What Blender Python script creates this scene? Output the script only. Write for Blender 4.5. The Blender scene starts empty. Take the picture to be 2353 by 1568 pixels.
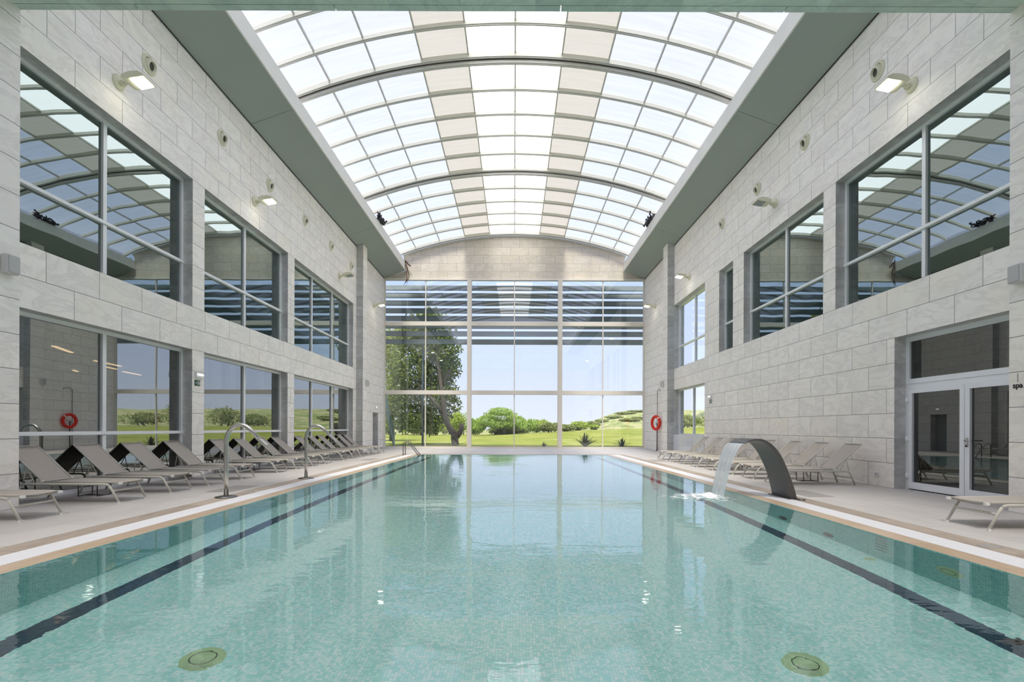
import bpy, bmesh, math, random
from mathutils import Vector, Matrix, noise
R = math.radians
S = bpy.context.scene
COL = S.collection
random.seed(7)

# ------------------------------------------------------------------ camera
H = 1.25                      # eye height over the deck
F = 1150.0                    # focal length in pixels of the 2353 px frame
cam = bpy.data.cameras.new('camera')
camo = bpy.data.objects.new('camera', cam)
COL.objects.link(camo)
camo.location = (0, 0, H)
camo.rotation_euler = (R(90), R(-0.2), 0)
cam.sensor_width = 36.0
cam.lens = F / 2353 * 36.0
cam.shift_y = 200.0 / 2353
cam.shift_x = -4.5 / 2353
cam.clip_end = 2000
cam.clip_start = 0.05
S.camera = camo

# ------------------------------------------------------------------ light
def nd(nt, t, **kw):
    n = nt.nodes.new(t)
    for k, v in kw.items():
        if k.startswith('i_'):
            n.inputs[k[2:].replace('_', ' ')].default_value = v
        else:
            setattr(n, k, v)
    return n

w = bpy.data.worlds.new('sky'); S.world = w; w.use_nodes = True
nt = w.node_tree; nt.nodes.clear()
tc = nd(nt, 'ShaderNodeTexCoord'); sp = nd(nt, 'ShaderNodeSeparateXYZ')
cr = nd(nt, 'ShaderNodeValToRGB')
e = cr.color_ramp.elements
e[0].position = 0.0; e[0].color = (0.69, 0.72, 0.83, 1)
e[1].position = 0.75; e[1].color = (0.50, 0.54, 0.80, 1)
m = e.new(0.12); m.color = (0.57, 0.64, 0.86, 1)
m = e.new(0.35); m.color = (0.45, 0.58, 0.90, 1)
bg = nd(nt, 'ShaderNodeBackground'); bg.inputs['Strength'].default_value = 0.88
wo = nd(nt, 'ShaderNodeOutputWorld')
nt.links.new(tc.outputs['Generated'], sp.inputs[0]); nt.links.new(sp.outputs['Z'], cr.inputs[0])
nt.links.new(cr.outputs[0], bg.inputs[0]); nt.links.new(bg.outputs[0], wo.inputs[0])

sun = bpy.data.lights.new('sun', 'SUN'); sun.energy = 5.0; sun.angle = R(14); sun.color = (1.0, 0.93, 0.82)
suno = bpy.data.objects.new('sun', sun); COL.objects.link(suno)
suno.rotation_euler = (R(24), 0, R(-2))          # high sun from behind the camera

S.view_settings.view_transform = 'Standard'
S.view_settings.look = 'None'
S.view_settings.gamma = 1.0
S.view_settings.exposure = 0.78
S.view_settings.use_curve_mapping = False
cy = S.cycles
cy.max_bounces = 14; cy.diffuse_bounces = 8; cy.glossy_bounces = 6
cy.transmission_bounces = 8; cy.transparent_max_bounces = 16
cy.use_denoising = True
cy.caustics_refractive = True; cy.caustics_reflective = False
cy.sample_clamp_indirect = 12.0
cy.blur_glossy = 0.3

# ------------------------------------------------------------------ materials
def mat(name):
    m = bpy.data.materials.new(name); m.use_nodes = True
    m.node_tree.nodes.clear()
    return m, m.node_tree
def out(nt, sh, vol=None):
    o = nd(nt, 'ShaderNodeOutputMaterial'); nt.links.new(sh, o.inputs['Surface'])
def srgb(r, g, b):
    f = lambda c: c/12.92 if c <= .04045 else ((c+.055)/1.055)**2.4
    return (f(r), f(g), f(b), 1)
def plain(name, col, rough=.5, metal=0.0, var=0.0, scale=4.0, spec=.5, bump=0.0):
    m, nt = mat(name)
    b = nd(nt, 'ShaderNodeBsdfPrincipled'); b.inputs['Base Color'].default_value = col
    b.inputs['Roughness'].default_value = rough; b.inputs['Metallic'].default_value = metal
    b.inputs['Specular IOR Level'].default_value = spec
    g = nd(nt, 'ShaderNodeNewGeometry')
    nz = nd(nt, 'ShaderNodeTexNoise'); nz.inputs['Scale'].default_value = scale; nz.inputs['Detail'].default_value = 5
    nt.links.new(g.outputs['Position'], nz.inputs['Vector'])
    if var > 0:
        mx = nd(nt, 'ShaderNodeMix', data_type='RGBA')
        mx.inputs['A'].default_value = tuple(c*(1-var) for c in col[:3])+(1,)
        mx.inputs['B'].default_value = tuple(min(1, c*(1+var)) for c in col[:3])+(1,)
        nt.links.new(nz.outputs['Fac'], mx.inputs['Factor']); nt.links.new(mx.outputs['Result'], b.inputs['Base Color'])
    if bump > 0:
        bp = nd(nt, 'ShaderNodeBump'); bp.inputs['Strength'].default_value = bump; bp.inputs['Distance'].default_value = .01
        nt.links.new(nz.outputs['Fac'], bp.inputs['Height']); nt.links.new(bp.outputs[0], b.inputs['Normal'])
    out(nt, b.outputs[0]); return m
def mth(nt, op, a, b=None):
    n = nd(nt, 'ShaderNodeMath', operation=op)
    for i, v in enumerate((a, b)):
        if v is None: continue
        if isinstance(v, (int, float)): n.inputs[i].default_value = v
        else: nt.links.new(v, n.inputs[i])
    return n.outputs[0]

def stone(name, axis, light, dark, width=2.08, joints=True, shift=0.0, rows=True, mort=.010, warm=0.0):
    """pale veined marble cladding; axis: which horizontal coordinate runs along the wall"""
    m, nt = mat(name)
    g = nd(nt, 'ShaderNodeNewGeometry'); s = nd(nt, 'ShaderNodeSeparateXYZ')
    nt.links.new(g.outputs['Position'], s.inputs[0])
    z = s.outputs['Z']
    lo = mth(nt, 'DIVIDE', mth(nt, 'MINIMUM', z, 7.42), .53)
    hi = mth(nt, 'DIVIDE', mth(nt, 'MAXIMUM', mth(nt, 'SUBTRACT', z, 7.42), 0.0), .495)
    zz = mth(nt, 'ADD', mth(nt, 'ADD', lo, hi), 20.0)
    uu = mth(nt, 'ADD', mth(nt, 'DIVIDE', s.outputs[axis], .53), 40.0+shift)
    c = nd(nt, 'ShaderNodeCombineXYZ'); nt.links.new(uu, c.inputs[0]); nt.links.new(zz, c.inputs[1])
    br = nd(nt, 'ShaderNodeTexBrick'); br.offset = .5
    br.inputs['Scale'].default_value = 1; br.inputs['Brick Width'].default_value = width
    br.inputs['Row Height'].default_value = 1; br.inputs['Mortar Size'].default_value = mort
    br.inputs['Mortar Smooth'].default_value = .0; br.inputs['Bias'].default_value = 0
    br.inputs['Color1'].default_value = (0, 0, 0, 1); br.inputs['Color2'].default_value = (1, 1, 1, 1)
    br.inputs['Mortar'].default_value = (.5, .5, .5, 1)
    nt.links.new(c.outputs[0], br.inputs['Vector'])
    # veins: distorted noise, offset per slab
    off = nd(nt, 'ShaderNodeVectorMath', operation='MULTIPLY_ADD')
    nt.links.new(br.outputs['Color'], off.inputs[0]); off.inputs[1].default_value = (7, 3, 5)
    nt.links.new(g.outputs['Position'], off.inputs[2])
    mp = nd(nt, 'ShaderNodeMapping'); mp.inputs['Rotation'].default_value = (R(35), R(20), R(30)); mp.inputs['Scale'].default_value = (1, 1, 2.6)
    nt.links.new(off.outputs[0], mp.inputs[0])
    n1 = nd(nt, 'ShaderNodeTexNoise'); n1.inputs['Scale'].default_value = 1.1; n1.inputs['Detail'].default_value = 9; n1.inputs['Distortion'].default_value = 1.1; n1.inputs['Roughness'].default_value = .62
    nt.links.new(mp.outputs[0], n1.inputs['Vector'])
    v = mth(nt, 'ABSOLUTE', mth(nt, 'SUBTRACT', n1.outputs['Fac'], .5))
    ramp = nd(nt, 'ShaderNodeValToRGB'); ee = ramp.color_ramp.elements
    ee[0].position = 0; ee[0].color = (.0, .0, .0, 1); ee[1].position = .055; ee[1].color = (1, 1, 1, 1)
    nt.links.new(v, ramp.inputs[0])
    n2 = nd(nt, 'ShaderNodeTexNoise'); n2.inputs['Scale'].default_value = 2.3; n2.inputs['Detail'].default_value = 8; n2.inputs['Roughness'].default_value = .7
    nt.links.new(off.outputs[0], n2.inputs['Vector'])
    base = nd(nt, 'ShaderNodeMix', data_type='RGBA'); base.inputs['A'].default_value = dark; base.inputs['B'].default_value = light
    f = mth(nt, 'ADD', mth(nt, 'MULTIPLY', n2.outputs['Fac'], .9), mth(nt, 'MULTIPLY', br.outputs['Color'], .28))
    f2 = nd(nt, 'ShaderNodeMapRange'); f2.inputs['From Min'].default_value = .25; f2.inputs['From Max'].default_value = .85
    nt.links.new(f, f2.inputs['Value']); nt.links.new(f2.outputs[0], base.inputs['Factor'])
    vein = nd(nt, 'ShaderNodeMix', data_type='RGBA')
    nt.links.new(mth(nt, 'MULTIPLY', mth(nt, 'SUBTRACT', 1.0, ramp.outputs[0]), mth(nt, 'MULTIPLY', n2.outputs['Fac'], .50)), vein.inputs['Factor'])
    nt.links.new(base.outputs['Result'], vein.inputs['A']); vein.inputs['B'].default_value = tuple(c*.62 for c in dark[:3])+(1,)
    # warm mineral staining
    n3 = nd(nt, 'ShaderNodeTexNoise'); n3.inputs['Scale'].default_value = .55; n3.inputs['Detail'].default_value = 4
    nt.links.new(off.outputs[0], n3.inputs['Vector'])
    st = nd(nt, 'ShaderNodeMapRange'); st.inputs['From Min'].default_value = .52; st.inputs['From Max'].default_value = .72; st.inputs['To Max'].default_value = .35+warm
    nt.links.new(n3.outputs['Fac'], st.inputs['Value'])
    wm = nd(nt, 'ShaderNodeMix', data_type='RGBA'); nt.links.new(st.outputs[0], wm.inputs['Factor'])
    nt.links.new(vein.outputs['Result'], wm.inputs['A']); wm.inputs['B'].default_value = (light[0]*.97, light[1]*.93, light[2]*.80, 1)
    jm = nd(nt, 'ShaderNodeMix', data_type='RGBA')
    nt.links.new(br.outputs['Fac'] if joints else mth(nt, 'MULTIPLY', br.outputs['Fac'], .0), jm.inputs['Factor'])
    nt.links.new(wm.outputs['Result'], jm.inputs['A']); jm.inputs['B'].default_value = (.22, .22, .21, 1)
    b = nd(nt, 'ShaderNodeBsdfPrincipled'); b.inputs['Roughness'].default_value = .55; b.inputs['Specular IOR Level'].default_value = .35
    nt.links.new(jm.outputs['Result'], b.inputs['Base Color'])
    out(nt, b.outputs[0]); return m

def glass(name, tint, r0, k=1.0, rough=0.0, wave=0.0, gt=(.93, .98, .96, 1)):
    """coated architectural pane: mirror share r0 + Fresnel, the rest passes straight through"""
    m, nt = mat(name)
    g0 = nd(nt, 'ShaderNodeNewGeometry'); dp = nd(nt, 'ShaderNodeVectorMath', operation='DOT_PRODUCT')
    nt.links.new(g0.outputs['Incoming'], dp.inputs[0]); nt.links.new(g0.outputs['Normal'], dp.inputs[1])
    fr_ = mth(nt, 'POWER', mth(nt, 'SUBTRACT', 1.0, mth(nt, 'ABSOLUTE', dp.outputs['Value'])), 5.0)
    fac = mth(nt, 'MINIMUM', mth(nt, 'ADD', r0, mth(nt, 'MULTIPLY', fr_, k)), 1.0)
    t = nd(nt, 'ShaderNodeBsdfTransparent'); t.inputs[0].default_value = tint
    gl = nd(nt, 'ShaderNodeBsdfGlossy'); gl.inputs['Roughness'].default_value = rough; gl.inputs[0].default_value = gt
    if wave > 0:
        g = nd(nt, 'ShaderNodeNewGeometry')
        nz = nd(nt, 'ShaderNodeTexNoise'); nz.inputs['Scale'].default_value = .9; nz.inputs['Detail'].default_value = 1
        nt.links.new(g.outputs['Position'], nz.inputs['Vector'])
        bp = nd(nt, 'ShaderNodeBump'); bp.inputs['Strength'].default_value = wave; bp.inputs['Distance'].default_value = .02
        nt.links.new(nz.outputs['Fac'], bp.inputs['Height']); nt.links.new(bp.outputs[0], gl.inputs['Normal'])
    mx = nd(nt, 'ShaderNodeMixShader'); nt.links.new(fac, mx.inputs[0])
    nt.links.new(t.outputs[0], mx.inputs[1]); nt.links.new(gl.outputs[0], mx.inputs[2])
    out(nt, mx.outputs[0]); return m

def panelmat(name, trans, clear, col, streak=.12):
    """multiwall polycarbonate: translucent body with a little clear transmission"""
    m, nt = mat(name)
    g = nd(nt, 'ShaderNodeNewGeometry'); mp = nd(nt, 'ShaderNodeMapping'); mp.inputs['Scale'].default_value = (.35, 6, 1)
    nt.links.new(g.outputs['Position'], mp.inputs[0])
    nz = nd(nt, 'ShaderNodeTexNoise'); nz.inputs['Scale'].default_value = 1.2; nz.inputs['Detail'].default_value = 6
    nt.links.new(mp.outputs[0], nz.inputs['Vector'])
    mx0 = nd(nt, 'ShaderNodeMix', data_type='RGBA'); mx0.inputs['A'].default_value = tuple(c*(1-streak) for c in col[:3])+(1,); mx0.inputs['B'].default_value = col
    nt.links.new(nz.outputs['Fac'], mx0.inputs['Factor'])
    tl = nd(nt, 'ShaderNodeBsdfTranslucent'); nt.links.new(mx0.outputs['Result'], tl.inputs[0])
    df = nd(nt, 'ShaderNodeBsdfDiffuse'); nt.links.new(mx0.outputs['Result'], df.inputs[0])
    a = nd(nt, 'ShaderNodeMixShader'); a.inputs[0].default_value = trans
    nt.links.new(df.outputs[0], a.inputs[1]); nt.links.new(tl.outputs[0], a.inputs[2])
    tp = nd(nt, 'ShaderNodeBsdfTransparent'); tp.inputs[0].default_value = (.97, .98, 1, 1)
    c = nd(nt, 'ShaderNodeMixShader'); c.inputs[0].default_value = clear
    nt.links.new(a.outputs[0], c.inputs[1]); nt.links.new(tp.outputs[0], c.inputs[2])
    out(nt, c.outputs[0]); return m

def mosaic(name, ax, ay, cols, size=.027):
    m, nt = mat(name)
    g = nd(nt, 'ShaderNodeNewGeometry'); s = nd(nt, 'ShaderNodeSeparateXYZ'); nt.links.new(g.outputs['Position'], s.inputs[0])
    c = nd(nt, 'ShaderNodeCombineXYZ')
    x = mth(nt, 'DIVIDE', s.outputs[ax], size); y = mth(nt, 'DIVIDE', s.outputs[ay], size)
    fx = mth(nt, 'FLOOR', x); fy = mth(nt, 'FLOOR', y)
    nt.links.new(fx, c.inputs[0]); nt.links.new(fy, c.inputs[1])
    wn = nd(nt, 'ShaderNodeTexWhiteNoise', noise_dimensions='2D'); nt.links.new(c.outputs[0], wn.inputs['Vector'])
    ramp = nd(nt, 'ShaderNodeValToRGB'); ramp.color_ramp.interpolation = 'CONSTANT'
    ee = ramp.color_ramp.elements
    ee[0].position = 0; ee[0].color = cols[0]; ee[1].position = .42; ee[1].color = cols[1]
    q = ee.new(.75); q.color = cols[2]
    nt.links.new(wn.outputs['Value'], ramp.inputs[0])
    gx = mth(nt, 'LESS_THAN', mth(nt, 'FRACT', x), .07); gy = mth(nt, 'LESS_THAN', mth(nt, 'FRACT', y), .07)
    gr = mth(nt, 'MAXIMUM', gx, gy)
    mx = nd(nt, 'ShaderNodeMix', data_type='RGBA'); nt.links.new(gr, mx.inputs['Factor'])
    nt.links.new(ramp.outputs[0], mx.inputs['A']); mx.inputs['B'].default_value = cols[3]
    b = nd(nt, 'ShaderNodeBsdfPrincipled'); b.inputs['Roughness'].default_value = .35
    nt.links.new(mx.outputs['Result'], b.inputs['Base Color']); out(nt, b.outputs[0]); return m

def grating(name):
    m, nt = mat(name)
    g = nd(nt, 'ShaderNodeNewGeometry'); s = nd(nt, 'ShaderNodeSeparateXYZ'); nt.links.new(g.outputs['Position'], s.inputs[0])
    a = mth(nt, 'LESS_THAN', mth(nt, 'FRACT', mth(nt, 'DIVIDE', s.outputs['Y'], .026)), .22)
    b_ = mth(nt, 'LESS_THAN', mth(nt, 'FRACT', mth(nt, 'DIVIDE', s.outputs['X'], .036)), .78)
    f = mth(nt, 'MULTIPLY', a, b_)
    mx = nd(nt, 'ShaderNodeMix', data_type='RGBA'); nt.links.new(f, mx.inputs['Factor'])
    mx.inputs['A'].default_value = srgb(.90, .90, .90); mx.inputs['B'].default_value = srgb(.55, .56, .60)
    b = nd(nt, 'ShaderNodeBsdfPrincipled'); b.inputs['Roughness'].default_value = .5
    nt.links.new(mx.outputs['Result'], b.inputs['Base Color']); out(nt, b.outputs[0]); return m

def slabs(name, light, dark, w_=2.4, h_=.8, mort=.006, jc=(.3, .29, .27, 1), warm=None, stretch=(1, 1, 1), rough=.55):
    m, nt = mat(name)
    g = nd(nt, 'ShaderNodeNewGeometry')
    mp0 = nd(nt, 'ShaderNodeMapping'); mp0.inputs['Rotation'].default_value = (0, 0, R(90)); mp0.inputs['Location'].default_value = (40, 40, 0)
    nt.links.new(g.outputs['Position'], mp0.inputs[0])
    br = nd(nt, 'ShaderNodeTexBrick'); br.offset = .5; br.inputs['Scale'].default_value = 1
    br.inputs['Brick Width'].default_value = w_; br.inputs['Row Height'].default_value = h_; br.inputs['Mortar Size'].default_value = mort
    br.inputs['Mortar Smooth'].default_value = 0
    br.inputs['Color1'].default_value = (.35, .35, .35, 1); br.inputs['Color2'].default_value = (.65, .65, .65, 1); br.inputs['Mortar'].default_value = (.5, .5, .5, 1)
    nt.links.new(mp0.outputs[0], br.inputs['Vector'])
    mp = nd(nt, 'ShaderNodeMapping'); mp.inputs['Scale'].default_value = stretch; nt.links.new(g.outputs['Position'], mp.inputs[0])
    nz = nd(nt, 'ShaderNodeTexNoise'); nz.inputs['Scale'].default_value = 2.2; nz.inputs['Detail'].default_value = 8; nz.inputs['Roughness'].default_value = .65
    nt.links.new(mp.outputs[0], nz.inputs['Vector'])
    mx = nd(nt, 'ShaderNodeMix', data_type='RGBA'); mx.inputs['A'].default_value = dark; mx.inputs['B'].default_value = light
    f = nd(nt, 'ShaderNodeMapRange'); f.inputs['From Min'].default_value = .55; f.inputs['From Max'].default_value = 1.35
    nt.links.new(mth(nt, 'ADD', nz.outputs['Fac'], br.outputs['Color']), f.inputs['Value']); nt.links.new(f.outputs[0], mx.inputs['Factor'])
    j = nd(nt, 'ShaderNodeMix', data_type='RGBA'); nt.links.new(br.outputs['Fac'], j.inputs['Factor'])
    nt.links.new(mx.outputs['Result'], j.inputs['A']); j.inputs['B'].default_value = jc
    b = nd(nt, 'ShaderNodeBsdfPrincipled'); b.inputs['Roughness'].default_value = rough; b.inputs['Specular IOR Level'].default_value = .4
    nt.links.new(j.outputs['Result'], b.inputs['Base Color']); out(nt, b.outputs[0]); return m

def emis(name, col, st):
    m, nt = mat(name); e_ = nd(nt, 'ShaderNodeEmission'); e_.inputs[0].default_value = col; e_.inputs[1].default_value = st
    out(nt, e_.outputs[0]); return m

def leafmat(name, c1, c2, tr=.35):
    m, nt = mat(name)
    oi = nd(nt, 'ShaderNodeNewGeometry')
    nz = nd(nt, 'ShaderNodeTexNoise'); nz.inputs['Scale'].default_value = 2.0; nz.inputs['Detail'].default_value = 4
    nt.links.new(oi.outputs['Position'], nz.inputs['Vector'])
    wn = mth(nt, 'ADD', mth(nt, 'MULTIPLY', oi.outputs['Random Per Island'], .6), mth(nt, 'MULTIPLY', nz.outputs['Fac'], .4))
    mx = nd(nt, 'ShaderNodeMix', data_type='RGBA'); nt.links.new(wn, mx.inputs['Factor']); mx.inputs['A'].default_value = c1; mx.inputs['B'].default_value = c2
    d = nd(nt, 'ShaderNodeBsdfDiffuse'); nt.links.new(mx.outputs['Result'], d.inputs[0])
    t = nd(nt, 'ShaderNodeBsdfTranslucent'); nt.links.new(mx.outputs['Result'], t.inputs[0])
    a = nd(nt, 'ShaderNodeMixShader'); a.inputs[0].default_value = tr; nt.links.new(d.outputs[0], a.inputs[1]); nt.links.new(t.outputs[0], a.inputs[2])
    out(nt, a.outputs[0]); return m

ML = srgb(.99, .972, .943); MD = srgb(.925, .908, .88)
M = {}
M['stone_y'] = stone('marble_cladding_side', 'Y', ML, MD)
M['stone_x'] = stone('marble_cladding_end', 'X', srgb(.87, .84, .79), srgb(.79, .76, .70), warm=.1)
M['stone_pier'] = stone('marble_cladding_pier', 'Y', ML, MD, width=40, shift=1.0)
M['stone_px'] = stone('marble_cladding_pier_front', 'X', srgb(.82, .83, .82), srgb(.62, .62, .61), width=40, shift=3.0)  # darker copy of the pier marble, shade put into the Y-facing sides
M['reveal'] = stone('shaded_grey_reveal', 'Y', srgb(.88, .88, .87), srgb(.66, .66, .655), joints=False)  # greyer veined marble, partly darkened for the shade inside the openings
M['beam'] = stone('marble_beam', 'X', srgb(.86, .93, .88), srgb(.70, .77, .73), joints=False)  # marble tinted greener, standing in for light reflected up from the pool
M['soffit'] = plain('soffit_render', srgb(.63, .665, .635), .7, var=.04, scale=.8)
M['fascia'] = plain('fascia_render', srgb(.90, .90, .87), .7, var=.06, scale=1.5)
M['deck'] = slabs('deck_stone', srgb(.77, .755, .735), srgb(.70, .685, .66), 1.2, .6, .004, srgb(.60, .585, .56), stretch=(1.2, .5, 1))
M['brown'] = slabs('brown_sandstone', srgb(.72, .67, .61), srgb(.52, .47, .42), 1.0, 3, .004, srgb(.42, .39, .35), stretch=(6, 1, 1))
M['tan'] = slabs('tan_sandstone', srgb(.80, .72, .62), srgb(.66, .56, .45), 1.0, 3, .003, srgb(.5, .42, .34), stretch=(7, .8, 1), rough=.3)
M['grate'] = grating('white_overflow_grating')
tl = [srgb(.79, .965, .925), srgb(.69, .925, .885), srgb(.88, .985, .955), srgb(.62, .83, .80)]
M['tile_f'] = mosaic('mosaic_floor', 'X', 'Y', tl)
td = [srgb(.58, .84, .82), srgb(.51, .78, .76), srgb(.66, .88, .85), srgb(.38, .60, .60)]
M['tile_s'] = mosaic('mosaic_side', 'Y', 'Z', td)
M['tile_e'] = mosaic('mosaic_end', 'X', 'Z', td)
dl = [srgb(.16, .26, .34), srgb(.20, .31, .38), srgb(.14, .23, .31), srgb(.12, .19, .25)]
M['tile_l'] = mosaic('mosaic_lane', 'X', 'Y', dl)
M['frame'] = plain('window_frame', srgb(.93, .94, .94), .35)
M['frame_beige'] = plain('curtain_frame', srgb(.87, .85, .81), .45)
M['white'] = plain('white_plastic', srgb(.92, .92, .91), .4)
M['doorwhite'] = plain('door_white', srgb(.92, .93, .94), .3)
M['dark'] = plain('dark_gasket', (.02, .02, .02, 1), .6)
M['g_side'] = glass('side_window_glass', (.10, .14, .13, 1), .34, .6, wave=.09, gt=(.78, .93, .90, 1))
M['g_low'] = glass('low_window_glass', (.10, .11, .12, 1), .34, .6, wave=.02)
M['g_door'] = glass('door_glass', (.14, .15, .145, 1), .15, .8)
M['g_back'] = glass('curtain_glass', (.93, .96, .97, 1), .17, .8, wave=.02)
M['g_clear'] = glass('clear_glass', (.95, .97, .98, 1), .08, .9)
M['pan_c'] = panelmat('panel_bright', 1.0, .18, (1.0, .985, .955, 1), .06)  # centre panels whiter and more translucent, standing in for brighter sun scatter
M['pan_s'] = panelmat('panel_side', .42, .52, (.85, .84, .93, 1), .3)
M['pan_b'] = panelmat('panel_beige', .25, .03, (.84, .80, .72, 1), .16)
M['rib'] = plain('skylight_aluminium', srgb(.80, .80, .76), .45, var=.05)
M['ribd'] = plain('skylight_seal', srgb(.30, .26, .23), .7)
M['fabric'] = plain('taupe_mesh', srgb(.69, .66, .615), .8, var=.05, scale=30)
M['lframe'] = plain('lounger_frame', srgb(.80, .79, .745), .45)
M['cap'] = plain('lounger_cap', srgb(.93, .93, .91), .4)
M['steel'] = plain('brushed_steel', (.55, .54, .51, 1), .28, 1.0, var=.08, scale=20)
M['steelr'] = plain('satin_steel', (.17, .17, .165, 1), .42, 1.0, var=.12, scale=12)
M['tabled'] = plain('dark_table', srgb(.30, .27, .24), .5)
M['louv'] = plain('louvre_blade', srgb(.33, .39, .42), .5, var=.08, scale=3)
M['red'] = plain('buoy_orange', srgb(.86, .16, .08), .45)
M['cream'] = plain('cream_plastic', srgb(.86, .85, .75), .5)
M['bore'] = plain('vent_bore', srgb(.30, .30, .27), .7)
M['stain'] = plain('rust_stain', srgb(.72, .60, .38), .7)
M['lamp_on'] = emis('flood_lit', (1.0, .96, .85, 1), 9)
M['lamp_off'] = plain('flood_unlit', srgb(.62, .64, .62), .25)
M['strip'] = emis('strip_lit', (1.0, .62, .30, 1), 5.0)
M['roomdark'] = plain('side_room_wall', srgb(.42, .43, .44), .8)
M['roomfloor'] = plain('side_room_floor', srgb(.35, .35, .35), .7)
M['green'] = plain('exit_green', srgb(.10, .30, .22), .5)
M['emerg'] = emis('emergency_light', (.95, .97, 1, 1), 1.6)
M['black'] = plain('black_paint', srgb(.08, .08, .08), .6)
M['patch'] = plain('dark_deck_tile', srgb(.60, .585, .565), .6, var=.05)
M['grey'] = plain('grey_plastic', srgb(.80, .80, .79), .5)
M['bark'] = plain('bark', srgb(.36, .33, .31), .9, var=.3, scale=6, bump=.6)
M['leaf'] = leafmat('tree_leaf', (.045, .085, .02, 1), (.28, .34, .09, 1))
M['leaf_t'] = leafmat('pale_tree_leaf', (.12, .17, .03, 1), (.48, .50, .16, 1), .4)
M['leaf_y'] = leafmat('bush_leaf', (.15, .24, .025, 1), (.48, .56, .11, 1), .3)
M['leaf_p'] = leafmat('pine_leaf', (.13, .24, .035, 1), (.40, .52, .12, 1), .25)
M['leaf_d'] = leafmat('scrub_leaf', (.10, .15, .04, 1), (.34, .36, .14, 1), .25)
M['agave'] = plain('agave_leaf', srgb(.24, .29, .22), .6, var=.3)
M['stair'] = plain('stair_paint', srgb(.52, .62, .66), .5)
M['netting'] = plain('dark_netting', srgb(.25, .24, .26), .8, var=.3, scale=20)
M['vine'] = plain('dry_vine', srgb(.30, .20, .16), .9)
M['frost'] = plain('frosted_panel', srgb(.86, .87, .90), .12, spec=.6)
M['poollight'] = plain('pool_lamp_rim', srgb(.70, .82, .62), .4)
M['roofc'] = plain('roof_concrete', srgb(.80, .79, .76), .9, var=.08)
M['socket'] = plain('socket_white', srgb(.86, .86, .84), .4)

# water
m, nt = mat('pool_water')
g = nd(nt, 'ShaderNodeNewGeometry')
mp = nd(nt, 'ShaderNodeMapping'); mp.inputs['Scale'].default_value = (1.0, 1.9, 1); nt.links.new(g.outputs['Position'], mp.inputs[0])
n1 = nd(nt, 'ShaderNodeTexNoise'); n1.inputs['Scale'].default_value = 1.5; n1.inputs['Detail'].default_value = 3; n1.inputs['Roughness'].default_value = .45; n1.inputs['Distortion'].default_value = .4
nt.links.new(mp.outputs[0], n1.inputs['Vector'])
n2 = nd(nt, 'ShaderNodeTexNoise'); n2.inputs['Scale'].default_value = 6.0; n2.inputs['Detail'].default_value = 2
nt.links.new(mp.outputs[0], n2.inputs['Vector'])
n3 = nd(nt, 'ShaderNodeTexNoise'); n3.inputs['Scale'].default_value = .28; n3.inputs['Detail'].default_value = 2
nt.links.new(g.outputs['Position'], n3.inputs['Vector'])
am = nd(nt, 'ShaderNodeMapRange'); am.inputs['From Min'].default_value = .38; am.inputs['From Max'].default_value = .66; am.inputs['To Min'].default_value = .35; am.inputs['To Max'].default_value = 1.7
nt.links.new(n3.outputs['Fac'], am.inputs['Value'])
hgt = mth(nt, 'MULTIPLY', mth(nt, 'ADD', n1.outputs['Fac'], mth(nt, 'MULTIPLY', n2.outputs['Fac'], .16)), am.outputs[0])
bp = nd(nt, 'ShaderNodeBump'); bp.inputs['Strength'].default_value = 1.0; bp.inputs['Distance'].default_value = .005
nt.links.new(hgt, bp.inputs['Height'])
gb = nd(nt, 'ShaderNodeBsdfGlass'); gb.inputs['IOR'].default_value = 1.33; gb.inputs['Roughness'].default_value = 0.0; gb.inputs[0].default_value = (.975, 1.0, .997, 1)
nt.links.new(bp.outputs[0], gb.inputs['Normal']); out(nt, gb.outputs[0]); M['water'] = m
# falling sheet
m, nt = mat('falling_water')
g = nd(nt, 'ShaderNodeNewGeometry'); mp = nd(nt, 'ShaderNodeMapping'); mp.inputs['Scale'].default_value = (1, 34, 1.0); nt.links.new(g.outputs['Position'], mp.inputs[0])
nz = nd(nt, 'ShaderNodeTexNoise'); nz.inputs['Scale'].default_value = 1.0; nz.inputs['Detail'].default_value = 4; nt.links.new(mp.outputs[0], nz.inputs['Vector'])
mr = nd(nt, 'ShaderNodeMapRange'); mr.inputs['From Min'].default_value = .32; mr.inputs['From Max'].default_value = .68; mr.inputs['To Min'].default_value = .62; mr.inputs['To Max'].default_value = .97
nt.links.new(nz.outputs['Fac'], mr.inputs['Value'])
d = nd(nt, 'ShaderNodeBsdfPrincipled'); d.inputs['Base Color'].default_value = (.88, .93, .99, 1); d.inputs['Roughness'].default_value = .25
tlu = nd(nt, 'ShaderNodeBsdfTranslucent'); tlu.inputs[0].default_value = (.9, .95, 1, 1)
a = nd(nt, 'ShaderNodeMixShader'); a.inputs[0].default_value = .45; nt.links.new(d.outputs[0], a.inputs[1]); nt.links.new(tlu.outputs[0], a.inputs[2])
tp = nd(nt, 'ShaderNodeBsdfTransparent')
b = nd(nt, 'ShaderNodeMixShader'); nt.links.new(mr.outputs[0], b.inputs[0]); nt.links.new(tp.outputs[0], b.inputs[1]); nt.links.new(a.outputs[0], b.inputs[2])
out(nt, b.outputs[0]); M['fall'] = m
m, nt = mat('foam')
g = nd(nt, 'ShaderNodeNewGeometry'); nz = nd(nt, 'ShaderNodeTexNoise'); nz.inputs['Scale'].default_value = 9; nz.inputs['Detail'].default_value = 6; nt.links.new(g.outputs['Position'], nz.inputs['Vector'])
at = nd(nt, 'ShaderNodeAttribute', attribute_name='edge')
mr = nd(nt, 'ShaderNodeMapRange'); mr.inputs['From Min'].default_value = .14; mr.inputs['From Max'].default_value = .42; mr.inputs['To Max'].default_value = .92
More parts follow.
